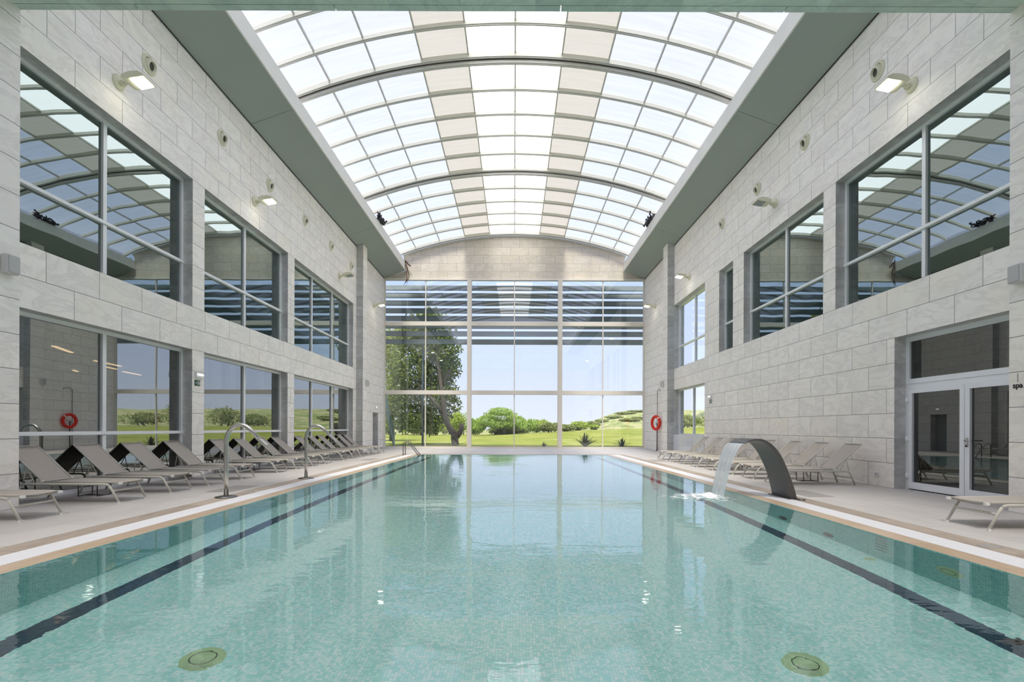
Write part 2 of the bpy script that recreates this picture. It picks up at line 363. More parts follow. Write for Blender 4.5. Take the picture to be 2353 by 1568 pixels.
nt.links.new(mth(nt, 'SUBTRACT', nz.outputs['Fac'], at.outputs['Fac']), mr.inputs['Value']); f = mr.outputs[0]
d = nd(nt, 'ShaderNodeBsdfPrincipled'); d.inputs['Base Color'].default_value = (.93, .94, .92, 1); d.inputs['Roughness'].default_value = .6
tp = nd(nt, 'ShaderNodeBsdfTransparent'); b = nd(nt, 'ShaderNodeMixShader'); nt.links.new(f, b.inputs[0]); nt.links.new(tp.outputs[0], b.inputs[1]); nt.links.new(d.outputs[0], b.inputs[2])
out(nt, b.outputs[0]); M['foam'] = m
# ground
m, nt = mat('lawn')
g = nd(nt, 'ShaderNodeNewGeometry'); s = nd(nt, 'ShaderNodeSeparateXYZ'); nt.links.new(g.outputs['Position'], s.inputs[0])
nz = nd(nt, 'ShaderNodeTexNoise'); nz.inputs['Scale'].default_value = .22; nz.inputs['Detail'].default_value = 9; nz.inputs['Roughness'].default_value = .7; nt.links.new(g.outputs['Position'], nz.inputs['Vector'])
ra = nd(nt, 'ShaderNodeValToRGB'); ee = ra.color_ramp.elements
ee[0].position = .35; ee[0].color = (.15, .19, .035, 1); ee[1].position = .65; ee[1].color = (.28, .29, .08, 1)
nt.links.new(nz.outputs['Fac'], ra.inputs[0])
nz2 = nd(nt, 'ShaderNodeTexNoise'); nz2.inputs['Scale'].default_value = .35; nz2.inputs['Detail'].default_value = 10; nz2.inputs['Roughness'].default_value = .8; nt.links.new(g.outputs['Position'], nz2.inputs['Vector'])
rb = nd(nt, 'ShaderNodeValToRGB'); ee = rb.color_ramp.elements
ee[0].position = .42; ee[0].color = (.12, .19, .05, 1); ee[1].position = .62; ee[1].color = (.50, .43, .26, 1)
nt.links.new(nz2.outputs['Fac'], rb.inputs[0])
far = nd(nt, 'ShaderNodeMapRange'); far.inputs['From Min'].default_value = 96; far.inputs['From Max'].default_value = 102
nt.links.new(mth(nt, 'ADD', s.outputs['Y'], mth(nt, 'MULTIPLY', nz.outputs['Fac'], 14.0)), far.inputs['Value'])
mx = nd(nt, 'ShaderNodeMix', data_type='RGBA'); nt.links.new(far.outputs[0], mx.inputs['Factor']); nt.links.new(ra.outputs[0], mx.inputs['A']); nt.links.new(rb.outputs[0], mx.inputs['B'])
b = nd(nt, 'ShaderNodeBsdfDiffuse'); nt.links.new(mx.outputs['Result'], b.inputs[0]); out(nt, b.outputs[0]); M['lawn'] = m

# ------------------------------------------------------------------ mesh helpers
class MB:
    def __init__(s): s.v = []; s.f = []; s.mi = []; s.sm = []
    def add(s, vs, fs, mi=0, smooth=False):
        o = len(s.v); s.v += [tuple(v) for v in vs]
        for f in fs: s.f.append(tuple(i+o for i in f)); s.mi.append(mi); s.sm.append(smooth)
    def box(s, x0, x1, y0, y1, z0, z1, mi=0):
        s.add([(x0,y0,z0),(x1,y0,z0),(x1,y1,z0),(x0,y1,z0),(x0,y0,z1),(x1,y0,z1),(x1,y1,z1),(x0,y1,z1)],
              [(0,3,2,1),(4,5,6,7),(0,1,5,4),(1,2,6,5),(2,3,7,6),(3,0,4,7)], mi)
    def obox(s, mtx, sx, sy, sz, mi=0, bev=0):
        vs = [mtx @ Vector((a*sx/2, b*sy/2, c*sz/2)) for a, b, c in
              ((-1,-1,-1),(1,-1,-1),(1,1,-1),(-1,1,-1),(-1,-1,1),(1,-1,1),(1,1,1),(-1,1,1))]
        s.add(vs, [(0,3,2,1),(4,5,6,7),(0,1,5,4),(1,2,6,5),(2,3,7,6),(3,0,4,7)], mi)
    def tube(s, pts, r, n=8, mi=0, closed=False, cap=True, flat=1.0, up=None):
        """round (or flattened) tube along points; r may be a list"""
        pts = [Vector(p) for p in pts]; k = len(pts)
        rs = r if isinstance(r, (list, tuple)) else [r]*k
        rings = []; prev = None
        for i, p in enumerate(pts):
            if closed: t = pts[(i+1) % k]-pts[i-1]
            elif i == 0: t = pts[1]-pts[0]
            elif i == k-1: t = pts[-1]-pts[-2]
            else: t = (pts[i+1]-p).normalized()+(p-pts[i-1]).normalized()
            t.normalize()
            if up is not None: a = Vector(up)
            elif prev is not None: a = prev
            else: a = Vector((0,0,1)) if abs(t.z) < .9 else Vector((1,0,0))
            a = (a-t*a.dot(t))
            if a.length < 1e-6: a = t.orthogonal()
            a.normalize(); prev = a; b = t.cross(a)
            rings.append([p+a*math.cos(2*math.pi*j/n)*rs[i]+b*math.sin(2*math.pi*j/n)*rs[i]*flat for j in range(n)])
        vs = [v for q in rings for v in q]; fs = []
        for i in range(k if closed else k-1):
            i2 = (i+1) % k
            for j in range(n):
                fs.append((i*n+j, i*n+(j+1) % n, i2*n+(j+1) % n, i2*n+j))
        s.add(vs, fs, mi, True)
        if cap and not closed:
            s.add(rings[0], [tuple(range(n))[::-1]], mi); s.add(rings[-1], [tuple(range(n))], mi)
    def lathe(s, prof, mtx, n=24, mi=0, smooth=True):
        """prof: (radius, height) pairs turned about local z"""
        vs = []; k = len(prof)
        for r, h in prof:
            for j in range(n):
                a = 2*math.pi*j/n; vs.append(mtx @ Vector((r*math.cos(a), r*math.sin(a), h)))
        fs = [(i*n+j, i*n+(j+1) % n, (i+1)*n+(j+1) % n, (i+1)*n+j) for i in range(k-1) for j in range(n)]
        s.add(vs, fs, mi, smooth)
    def prism(s, poly, y0, y1, mi=0, axis='Y', smooth=False):
        n = len(poly)
        f = {'Y': lambda p, q: (p[0], q, p[1]), 'X': lambda p, q: (q, p[0], p[1]), 'Z': lambda p, q: (p[0], p[1], q)}[axis]
        s.add([f(p, y0) for p in poly]+[f(p, y1) for p in poly],
              [(i, (i+1) % n, (i+1) % n+n, i+n) for i in range(n)], mi, smooth)
        s.add([f(p, y0) for p in poly], [tuple(range(n))], mi); s.add([f(p, y1) for p in poly], [tuple(range(n))[::-1]], mi)
    def build(s, name, mats, parent=None, fix=True):
        me = bpy.data.meshes.new(name); me.from_pydata(s.v, [], s.f)
        for m_ in (mats if isinstance(mats, (list, tuple)) else [mats]): me.materials.append(M[m_] if isinstance(m_, str) else m_)
        me.polygons.foreach_set('material_index', s.mi); me.polygons.foreach_set('use_smooth', s.sm)
        me.update()
        if fix:
            b = bmesh.new(); b.from_mesh(me); bmesh.ops.remove_doubles(b, verts=b.verts, dist=1e-5)
            bmesh.ops.recalc_face_normals(b, faces=b.faces); b.to_mesh(me); b.free()
        o = bpy.data.objects.new(name, me); COL.objects.link(o)
        if parent is not None: o.parent = parent
        return o
def tag(o, label=None, cat=None, group=None, kind=None):
    if label: o['label'] = label
    if cat: o['category'] = cat
    if group: o['group'] = group
    if kind: o['kind'] = kind
    return o
def empty(name, loc=(0,0,0), rz=0):
    o = bpy.data.objects.new(name, None); COL.objects.link(o); o.location = loc; o.rotation_euler = (0,0,rz); o.empty_display_size = .1
    return o
def copy_tree(o, parent=None):
    c = o.copy(); COL.objects.link(c); c.parent = parent
    for ch in [x for x in COL.objects if x.parent == o]: copy_tree(ch, c)
    return c
def struct(o): o['kind'] = 'structure'; return o
def sm_bevel(o, w_=.01, seg=2):
    b = o.modifiers.new('bevel', 'BEVEL'); b.width = w_; b.segments = seg; b.limit_method = 'ANGLE'; return o

# ------------------------------------------------------------------ room dimensions
XW = 8.016      # face of the side walls
XG = 8.30       # window plane
YB = 30.85      # glazed end wall
YN = -5.0       # wall behind the viewer
WT = .50        # wall thickness
ZT = 10.47      # top of side walls
PX = 4.34; PY = 23.4   # pool water edge

def wall_cells(name, ys, zs, holes, side, mats):
    """thick side wall with openings; faces of the openings use the second material"""
    ys = sorted(set(ys+[h[0] for h in holes]+[h[1] for h in holes])); zs = sorted(set(zs+[h[2] for h in holes]+[h[3] for h in holes]))
    ys = [y for y in ys if ys[0] <= y <= ys[-1]]
    def solid(i, j):
        if i < 0 or j < 0 or i >= len(ys)-1 or j >= len(zs)-1: return None
        cy_, cz = (ys[i]+ys[i+1])/2, (zs[j]+zs[j+1])/2
        return not any(h[0] < cy_ < h[1] and h[2] < cz < h[3] for h in holes)
    x0, x1 = side*XW, side*(XW+WT)
    b = MB()
    for i in range(len(ys)-1):
        for j in range(len(zs)-1):
            if not solid(i, j): continue
            a, c, p, q = ys[i], ys[i+1], zs[j], zs[j+1]
            b.add([(x0,a,p),(x0,c,p),(x0,c,q),(x0,a,q)], [(0,1,2,3)], 0)
            b.add([(x1,a,p),(x1,c,p),(x1,c,q),(x1,a,q)], [(3,2,1,0)], 0)
            for di, dj, f in ((-1,0,[(x0,a,p),(x1,a,p),(x1,a,q),(x0,a,q)]), (1,0,[(x0,c,p),(x1,c,p),(x1,c,q),(x0,c,q)]),
                              (0,-1,[(x0,a,p),(x1,a,p),(x1,c,p),(x0,c,p)]), (0,1,[(x0,a,q),(x1,a,q),(x1,c,q),(x0,c,q)])):
                nb = solid(i+di, j+dj)
                if nb is False: b.add(f, [(0,1,2,3)], 1)
                elif nb is None: b.add(f, [(0,1,2,3)], 0)
    return struct(b.build(name, mats))

LW = [(7.70, 12.46), (12.94, 17.71), (18.24, 24.90)]
holesL = [(a, c, 4.24, 7.42) for a, c in LW]+[(a, c, 0.0, 3.18) for a, c in LW]+[(28.40, 29.50, 0.0, 2.11)]
wall_cells('wall_left', [YN, YB], [0, ZT], holesL, -1, ['stone_y', 'reveal'])
RWu = [(7.70, 12.50), (13.0, 17.50), (18.36, 19.60), (21.05, 25.10)]
holesR = [(a, c, 4.24, 7.42) for a, c in RWu]+[(21.05, 25.10, .96, 3.18), (7.77, 10.55, 0.0, 3.18)]
wall_cells('wall_right', [YN, YB], [0, ZT], holesR, 1, ['stone_y', 'reveal'])

# end wall above the glazing (stone gable under the vaulted roof)
R_ARC = 19.7
def arcz(x, apex): return apex-R_ARC+math.sqrt(R_ARC**2-x*x)
b = MB(); n = 40
poly = [(-XW-WT, 10.45), (XW+WT, 10.45), (XW+WT, ZT), (XW, ZT), (6.72, 10.92), (6.72, 11.4)]
xs = [6.84*(1-2*i/n) for i in range(n+1)]
poly += [(x, arcz(x, 13.02)) for x in xs]+[(-6.7, 11.4), (-6.7, 10.92), (-XW, ZT), (-XW-WT, ZT)]
b.add([(x, YB-.02, z) for x, z in poly]+[(x, YB+.45, z) for x, z in poly],
      [tuple(range(len(poly))), tuple(range(len(poly), 2*len(poly)))[::-1]]+[(i, (i+1) % len(poly), (i+1) % len(poly)+len(poly), i+len(poly)) for i in range(len(poly))])
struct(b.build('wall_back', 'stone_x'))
b = MB(); b.box(-XW-WT, XW+WT, YN-.4, YN, -.3, 13.0); struct(b.build('wall_front', 'stone_x'))

# soffits sloping up to the fascia of the roof opening
cuts = [YN, 6.3, 15.2, 24.1, YB-.02]
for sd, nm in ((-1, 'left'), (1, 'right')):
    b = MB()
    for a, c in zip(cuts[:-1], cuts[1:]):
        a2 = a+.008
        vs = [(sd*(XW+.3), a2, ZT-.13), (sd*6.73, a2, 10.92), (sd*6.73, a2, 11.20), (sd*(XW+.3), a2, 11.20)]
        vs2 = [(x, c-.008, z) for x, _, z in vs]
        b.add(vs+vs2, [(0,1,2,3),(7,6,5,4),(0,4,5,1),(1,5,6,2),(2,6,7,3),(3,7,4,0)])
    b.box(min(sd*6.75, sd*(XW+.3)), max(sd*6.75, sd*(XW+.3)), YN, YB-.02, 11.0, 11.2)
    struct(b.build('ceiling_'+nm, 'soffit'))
    b = MB(); x0, x1 = sorted((sd*6.70, sd*6.86)); b.box(x0, x1, YN, YB-.03, 10.915, 11.44)
    struct(b.build('trim_1' if sd < 0 else 'trim_2', 'fascia'))
    b = MB(); x0, x1 = sorted((sd*6.86, sd*9.6)); b.box(x0, x1, YN-.4, YB+.45, 11.2, 11.42)
    struct(b.build('ceiling_roof_'+nm, 'roofc'))
    # dark strip painted in for the shadow gap under the soffit
    b = MB(); x0, x1 = sorted((sd*(XW-.012), sd*(XW+.05))); b.box(x0, x1, 7.65, YB-.02, ZT-.055, ZT-.015)
    struct(b.build('trim_3' if sd < 0 else 'trim_4', 'dark'))

# pilasters near the far end, portal piers and beam near the viewer
for sd, nm in ((-1, 'left'), (1, 'right')):
    x0, x1 = sorted((sd*7.68, sd*XW))
    b = MB(); b.box(x0, x1, 25.4 if sd < 0 else 25.1, 26.1 if sd < 0 else 25.85, 0, 10.56)
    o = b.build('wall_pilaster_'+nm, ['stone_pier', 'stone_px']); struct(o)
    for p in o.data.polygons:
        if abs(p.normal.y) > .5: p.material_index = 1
    x0, x1 = sorted((sd*7.565, sd*XW))
    b = MB(); b.box(x0, x1, 7.24, 7.65, 0, 7.62)
    struct(b.build('wall_pier_'+nm, 'stone_pier'))
b = MB(); b.box(-XW, XW, 6.9, 7.535, 7.62, 9.2)
x = -XW; cutsx = [-XW, -5.75, -2.74, .69, 4.1, XW]
b2 = MB()
for a, c in zip(cutsx[:-1], cutsx[1:]): b2.box(a+.008, c-.008, 7.545, 7.65, 7.62, 9.2)
struct(b.build('wall_beam', 'beam')); struct(b2.build('trim_5', 'beam'))

# ------------------------------------------------------------------ floor, pool
b = MB()
zt, zb = 0.0, -.25
b.box(-XW-WT, -5.26, YN, YB+.2, zb, zt); b.box(5.26, XW+WT, YN, YB+.2, zb, zt)
b.box(-5.26, 5.26, PY+.55, YB+.2, zb, zt)
struct(b.build('floor', 'deck'))
def ring(name, a, c, m_, z=0.0, y_a=None, y_c=None, label=None):
    b = MB()
    ya = PY+(y_a if y_a is not None else a-PX); yc = PY+(y_c if y_c is not None else c-PX)
    b.box(-c, -a, YN, yc, zb, z); b.box(a, c, YN, yc, zb, z); b.box(-a, a, ya, yc, zb, z)
    return struct(b.build(name, m_))
ring('trim_6', PX, 4.60, 'tan', -.004, 0, .18)
b = MB(); b.box(-4.94, -4.60, YN, PY+.18, zb, -.001); b.box(4.60, 4.94, YN, PY+.18, zb, -.001)
struct(b.build('trim_7', 'grate'))
b = MB(); b.box(-5.26, -4.94, YN, PY+.55, zb, -.002); b.box(4.94, 5.26, YN, PY+.55, zb, -.002); b.box(-4.94, 4.94, PY+.18, PY+.55, zb, -.002)
struct(b.build('trim_8', 'brown'))

DP = -1.22
b = MB(); QX = PX-.004; QY = PY-.004
b.add([(-QX,YN,DP),(QX,YN,DP),(QX,QY,DP),(-QX,QY,DP)], [(0,1,2,3)], 0)
b.add([(-QX,YN,DP),(-QX,QY,DP),(-QX,QY,-.004),(-QX,YN,-.004)], [(0,1,2,3)], 1)
b.add([(QX,YN,DP),(QX,QY,DP),(QX,QY,-.004),(QX,YN,-.004)], [(3,2,1,0)], 1)
b.add([(-QX,QY,DP),(QX,QY,DP),(QX,QY,-.004),(-QX,QY,-.004)], [(3,2,1,0)], 2)
b.add([(-QX,YN,DP),(QX,YN,DP),(QX,YN,-.004),(-QX,YN,-.004)], [(0,1,2,3)], 2)
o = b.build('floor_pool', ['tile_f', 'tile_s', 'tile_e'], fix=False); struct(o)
for sd in (-1, 1):
    b = MB(); b.box(sd*3.80-.1, sd*3.80+.1, YN+.1, PY-.6, DP, DP+.006)
    tag(b.build('lane_line', 'tile_l'), 'long dark blue tiled lane line along the %s of the pool floor' % ('left' if sd < 0 else 'right'), 'lane line')
b = MB(); b.add([(-PX,YN,-.010),(PX,YN,-.010),(PX,PY,-.010),(-PX,PY,-.010)], [(0,1,2,3)])
tag(b.build('pool_water', 'water', fix=False), 'clear rippled turquoise water filling the long indoor pool', 'water')

# ------------------------------------------------------------------ windows
def window(name, side, y0, y1, z0, z1, mull, trans, gm, x=XG, fr='frame', fw=.07):
    b = MB(); d = .05
    xa, xb = sorted((side*(x-d), side*(x+d)))
    def bar(ya, yb, za, zb_): b.box(xa, xb, ya, yb, za, zb_)
    bar(y0, y1, z1-fw, z1); bar(y0, y1, z0, z0+fw); bar(y0, y0+fw, z0+fw, z1-fw); bar(y1-fw, y1, z0+fw, z1-fw)
    for mu in mull: bar(mu-.045, mu+.045, z0+fw, z1-fw)
    xc, xd = sorted((side*(x-d-.03), side*(x-d)))
    ysg = [y0]+list(mull)+[y1]
    for t in trans:
        bar(y0+fw, y1-fw, t-.035, t+.035); b.box(xc, xd, y0, y1, t-.03, t+.03)
    o = struct(b.build(name, fr))
    g_ = MB(); g_.add([(side*x,y0+.02,z0+.02),(side*x,y1-.02,z0+.02),(side*x,y1-.02,z1-.02),(side*x,y0+.02,z1-.02)], [(0,1,2,3)])
    g_.build('pane', gm, o, fix=False)
    return o
wn = 1
mulls = [[10.08], [15.32], [20.42, 22.66]]
for (a, c), mu in zip(LW, mulls):
    window('window_%d' % wn, -1, a, c, 4.24, 7.42, mu, [5.35], 'g_side'); wn += 1
    window('window_%d' % wn, -1, a, c, 0.0, 3.18, mu, [1.12], 'g_low'); wn += 1
mr_ = [[10.1], [15.2], [], [22.85]]
for k, ((a, c), mu) in enumerate(zip(RWu, mr_)):
    window('window_%d' % wn, 1, a, c, 4.24, 7.42, mu, [5.33], 'g_clear' if k == 3 else 'g_side'); wn += 1
window('window_%d' % wn, 1, 21.05, 25.10, .96, 3.18, [23.05], [], 'g_clear', fw=.05); wn += 1
b = MB()
for a, c in ((21.06, 22.38), (22.40, 23.72), (23.74, 25.09)): b.box(XW-.035, XW-.004, a, c, .0, .955)
tag(b.build('frosted_screen', 'frost'), 'low glossy white frosted screen below the far right window', 'screen')

# curtain wall at the end
b = MB()
def fb(x0, x1, z0, z1, d=.10): b.box(x0, x1, YB-d, YB+d, z0, z1)
for x_ in (-2.76, 2.82): fb(x_-.135, x_+.135, .0, 10.45, .14)
fb(-XW, -XW+.07, 0, 10.45); fb(XW-.07, XW, 0, 10.45)
for z0, z1, d in ((10.33, 10.449, .11), (7.53, 7.78, .13), (3.30, 3.55, .13), (0.0, .10, .1)): fb(-XW+.07, XW-.07, z0, z1, d)
for x_ in (-5.46, .01, 5.46): fb(x_-.03, x_+.03, .1, 10.33, .05)
o = struct(b.build('window_%d' % wn, 'frame_beige')); wn += 1
g_ = MB(); g_.add([(-XW,YB,0),(XW,YB,0),(XW,YB,10.4),(-XW,YB,10.4)], [(0,1,2,3)]); g_.build('pane', 'g_back', o, fix=False)
g_ = MB()
for x_ in (-.05, .05): g_.box(x_-.01, x_+.01, YB-.16, YB-.13, .9, 1.25)
g_.build('door_pull', 'steel', o)

# right-hand double door to the spa
D0, D1, DM = 7.77, 10.55, 9.14
b = MB(); xa, xb = XG-.04, XG+.05
b.box(xa, xb, D0, D1, 3.08, 3.18); b.box(xa, xb, D1-.09, D1, 0, 3.08); b.box(xa, xb, D0, D0+.09, 0, 3.08); b.box(xa, xb, D0+.09, D1-.09, 2.09, 2.30)
b.box(XG-.055, xa, D0+.01, D1-.01, 2.20, 2.212)
door = struct(b.build('door_1', 'doorwhite'))
g_ = MB(); g_.add([(XG,D0+.05,2.28),(XG,D1-.05,2.28),(XG,D1-.05,3.12),(XG,D0+.05,3.12)], [(0,1,2,3)]); g_.build('transom_pane', 'g_door', door, fix=False)
for a, c, hs in ((DM+.004, D1-.10, 1), (D0+.10, DM-.004, 0)):
    b = MB(); x0, x1 = XG-.075, XG+.0
    b.box(x0, x1, a, c, .02, .16); b.box(x0, x1, a, c, 2.0, 2.085); b.box(x0, x1, a, a+.10, .16, 2.0); b.box(x0, x1, c-.10, c, .16, 2.0)
    lf = sm_bevel(b.build('door_leaf', 'doorwhite', door), .006)
    g_ = MB(); g_.add([(XG-.03,a+.09,.15),(XG-.03,c-.09,.15),(XG-.03,c-.09,2.01),(XG-.03,a+.09,2.01)], [(0,1,2,3)]); g_.build('pane', 'g_door', lf, fix=False)
    if hs == 0:
        h = MB(); h.tube([(x0-.005, DM-.05, 1.05), (x0-.05, DM-.05, 1.05), (x0-.055, DM-.20, 1.05)], .011); h.box(x0-.01, x0, DM-.075, DM-.025, .93, 1.10)
        h.build('handle', 'steel', lf)
        h = MB(); h.lathe([(0,0),(.014,0),(.014,.012),(0,.012)], Matrix.Translation((x0-.01, DM-.05, .95)) @ Matrix.Rotation(R(-90), 4, 'Y'), 12); h.build('lock', 'black', lf)
    if hs == 1:
        for z in (.28, 1.05, 1.86):
            h = MB(); h.tube([(x0-.018, c+.012, z-.06), (x0-.018, c+.012, z+.06)], .018, 10); h.box(x0-.012, x0, c-.05, c+.06, z-.035, z+.035); h.build('hinge', 'doorwhite', lf)
# left far door recess
b = MB(); b.box(-XW-.35, -XW-.30, 28.40, 29.50, 0, 2.11); d2 = struct(b.build('door_2', plain('grey_door', srgb(.58, .585, .58), .6)))
h = MB(); h.box(-XW-.30, -XW-.25, 29.35, 29.38, .98, 1.12); h.build('handle', 'steel', d2)

# side rooms behind the reflecting glass
for sd, nm, ye in ((-1, 'left', 25.2), (1, 'right', 20.4)):
    xo, xi = XW+WT+7.5, XW+WT
    b = MB()
    def q(*c): b.add(c, [(0,1,2,3)])
    s_ = sd
    q((s_*xo,6.5,-.05),(s_*xo,ye,-.05),(s_*xo,ye,8),(s_*xo,6.5,8))
    q((s_*xi,6.5,-.05),(s_*xo,6.5,-.05),(s_*xo,6.5,8),(s_*xi,6.5,8)); q((s_*xi,ye,-.05),(s_*xo,ye,-.05),(s_*xo,ye,8),(s_*xi,ye,8))
    struct(b.build('wall_room_'+nm, 'roomdark', fix=False))
    b = MB(); x0, x1 = sorted((s_*xi, s_*xo)); b.box(x0, x1, 6.5, ye, 8, 8.15); b.box(x0, x1, 6.5, ye, 3.3, 4.1); struct(b.build('ceiling_room_'+nm, 'roomdark'))
    b = MB(); b.box(x0, x1, 6.5, ye, -.2, 0); struct(b.build('floor_room_'+nm, 'roomfloor'))
lam = None
strips = [((-10.55, 11.7), 25, 1.1), ((-11.6, 14.3), 12, 1.3), ((-12.4, 15.4), 12, .6), ((-12.9, 16.9), 12, 1.1), ((-14.2, 16.2), 30, .5)]
txt = ['in the gym behind the nearest low left window, upper left', 'longest, crossing the mullion of the nearest low left window', 'short, just under the longest in the low left window', 'rightmost one seen in the nearest low left window', 'smallest and leftmost low one in the near left window']
for ((x_, y_), ang, L), t in zip(strips, txt):
    r_ = empty('strip_lamp', (x_, y_, 3.06), R(ang))
    tag(r_, 'glowing orange strip lamp '+t, 'lamp', 'strip lamps in the room behind the left windows')
    b = MB(); b.box(-.045, .045, -L/2, L/2, 0, .04); b.build('housing', 'grey', r_)
    b = MB(); b.box(-.04, .04, -L/2+.01, L/2-.01, -.02, 0); b.build('diffuser', 'strip', r_)
    for y0 in (-L*.4, L*.4):
        b = MB(); b.tube([(0, y0, .04), (0, y0, .24)], .004, 6); b.build('hanger', 'grey', r_)

# ------------------------------------------------------------------ skylight sections
def arc_band(b, y0, y1, apex, t0, t1, x0=-7.3, x1=7.3, n=32, mi=0):
    """curved box: along x from x0..x1, thickness from apex+t0 to apex+t1"""
    pts = [x0+(x1-x0)*i/n for i in range(n+1)]
    vs = []
    for x in pts:
        vs += [(x, y0, arcz(x, apex)+t0), (x, y1, arcz(x, apex)+t0), (x, y1, arcz(x, apex)+t1), (x, y0, arcz(x, apex)+t1)]
    fs = []
    for i in range(n):
        o = i*4; p = o+4
        fs += [(o,p,p+1,o+1),(o+1,p+1,p+2,o+2),(o+2,p+2,p+3,o+3),(o+3,p+3,p,o)]
    fs += [(3,2,1,0), (n*4,n*4+1,n*4+2,n*4+3)]
    b.add(vs, fs, mi, False)
colx = [-7.3, -6.05, -4.58, -3.05, -1.53, 0, 1.53, 3.05, 4.58, 6.05, 7.3]
kinds = ['s', 's', 's', 'b', 'c', 'c', 'b', 's', 's', 's']
secs = [(YN, 6.9, 6, 13.64, None), (6.95, 16.40, 7, 13.50, 'nearest roof section, with ribs highest in view'),
        (16.41, 23.33, 5, 13.36, 'middle roof section between two dark seams'), (23.34, 30.62, 5, 13.22, 'farthest roof section above the stone gable')]
for y0, y1, nb, ap, lb in secs:
    if lb is None:
        b = MB()
        for k in range(len(colx)-1): arc_band(b, y0, y1, ap, .05, .07, colx[k], colx[k+1], 4)
        struct(b.build('ceiling_added_glazing', 'pan_s')); continue  # unseen glazed roof over the viewer, added to brighten the near pool
    root = empty('skylight_section', (0, 0, 0)); root.location = (0, y0, 11.46)
    tag(root, 'vaulted sliding translucent skylight, '+lb, 'skylight', 'telescoping skylight sections')
    def blt(b, nm, m_):
        o = b.build(nm, m_, root); o.matrix_parent_inverse = Matrix.Translation((0, -y0, -11.46)); return o
    ys = [y0+(y1-y0)*i/nb for i in range(nb+1)]
    for i, y in enumerate(ys):
        b = MB(); e_ = i in (0, nb)
        yy = y+.05 if i == 0 else (y-.05 if i == nb else y)
        arc_band(b, yy-.05, yy+.05, ap, -.09 if not e_ else -.12, .045)
        arc_band(b, yy-.022, yy+.022, ap, -.125 if not e_ else -.15, -.09)
        blt(b, 'rib', 'rib')
        if i == nb:
            b = MB(); arc_band(b, y1-.04, y1+.0, ap, -.16, .02); blt(b, 'seal', 'ribd')
    for x_ in colx[1:-1]:
        b = MB(); z = arcz(x_, ap); b.box(x_-.022, x_+.022, y0+.06, y1-.06, z-.03, z+.045); blt(b, 'glazing_bar', 'rib')
    for sd in (-1, 1):
        b = MB(); x0, x1 = sorted((sd*7.3, sd*7.38)); b.box(x0, x1, y0, y1, 11.46, arcz(7.3, ap)+.05); blt(b, 'side_panel', 'pan_s')
    for i in range(nb):
        for k in range(len(colx)-1):
            b = MB(); nn = 4; pts = [colx[k]+(colx[k+1]-colx[k])*j/nn for j in range(nn+1)]
            vs = []
            for x in pts: vs += [(x, ys[i], arcz(x, ap)+.03), (x, ys[i+1], arcz(x, ap)+.03)]
            b.add(vs, [(2*j, 2*j+2, 2*j+3, 2*j+1) for j in range(nn)], 0, True)
            blt(b, 'panel', 'pan_'+kinds[k])
# end closure strip between last section and gable
b = MB()
pts = [-6.84+13.68*i/40 for i in range(41)]
b.add([(x, YB-.1, arcz(x, 13.02)+.04) for x in pts]+[(x, YB-.1, arcz(x, 13.22)+.0) for x in pts], [(i, i+1, i+42, i+41) for i in range(40)])
cl = struct(b.build('window_%d' % wn, 'pan_c', fix=False)); wn += 1
b = MB(); arc_band(b, YB-.16, YB-.02, 13.02, -.02, .05, -6.84, 6.84, 40)
for x_ in colx[1:-1]: b.box(x_-.02, x_+.02, YB-.14, YB-.09, arcz(x_, 13.02), arcz(x_, 13.22))
b.build('frame', 'rib', cl)

# crumpled netting on both edges of the opening, dry vines hanging in the corners
for sd in (-1, 1):
    b = MB(); rnd = random.Random(5+sd)
    for k in range(26):
        p0 = Vector((sd*(6.62+rnd.uniform(-.06, .15)), 24.8+rnd.uniform(-.45, .45), 11.46+rnd.uniform(0, .10)))
        pts = [p0]
        for j in range(5): pts.append(pts[-1]+Vector((rnd.uniform(-.07, .07), rnd.uniform(-.16, .16), rnd.uniform(-.05, .09))))
        pts = [Vector((max(6.5, min(6.84, abs(p.x)))*sd, p.y, max(11.45, min(11.72, p.z)))) for p in pts]
        b.tube(pts, rnd.uniform(.02, .05), 6)
    tag(b.build('netting_bundle', 'netting'), 'crumpled dark netting lying on the %s edge of the roof opening' % ('left' if sd < 0 else 'right'), 'netting')
b = MB()
def vine(pts, r): b.tube(pts, [q_*.62 for q_ in r], 6)
Yv = YB-.25
vX = lambda x: (x-1180)*Yv/F
vZ = lambda y: H+(983-y)*Yv/F
def vp(*xy, dy=0): return [(vX(x), Yv-dy, vZ(y)) for x, y in xy]
vine(vp((927,592),(930,606),(934,618),(938,634),(934,648),(931,658),(925,648)), [.03,.04,.06,.03,.02,.01,.006])
vine(vp((926,598),(932,602),(936,608),(940,610),(941,613)), [.05,.07,.05,.06,.02])
vine(vp((930,602),(929,612),(931,622),(927,634)), [.02,.03,.02,.01])
vine(vp((932,624),(933,636),(932,645),(928,652),(924,656)), [.05,.03,.07,.02,.006])
tag(b.build('dry_vine', 'vine'), 'thick tangle of dry brown vine hanging in the far left roof corner', 'vine')
b = MB()
vine(vp((1438,594),(1437,602),(1434,610),(1433,616),(1435,620)), [.03,.04,.02,.03,.008])
tag(b.build('dry_vine', 'vine'), 'thin dry brown vine strand in the far right roof corner', 'vine')

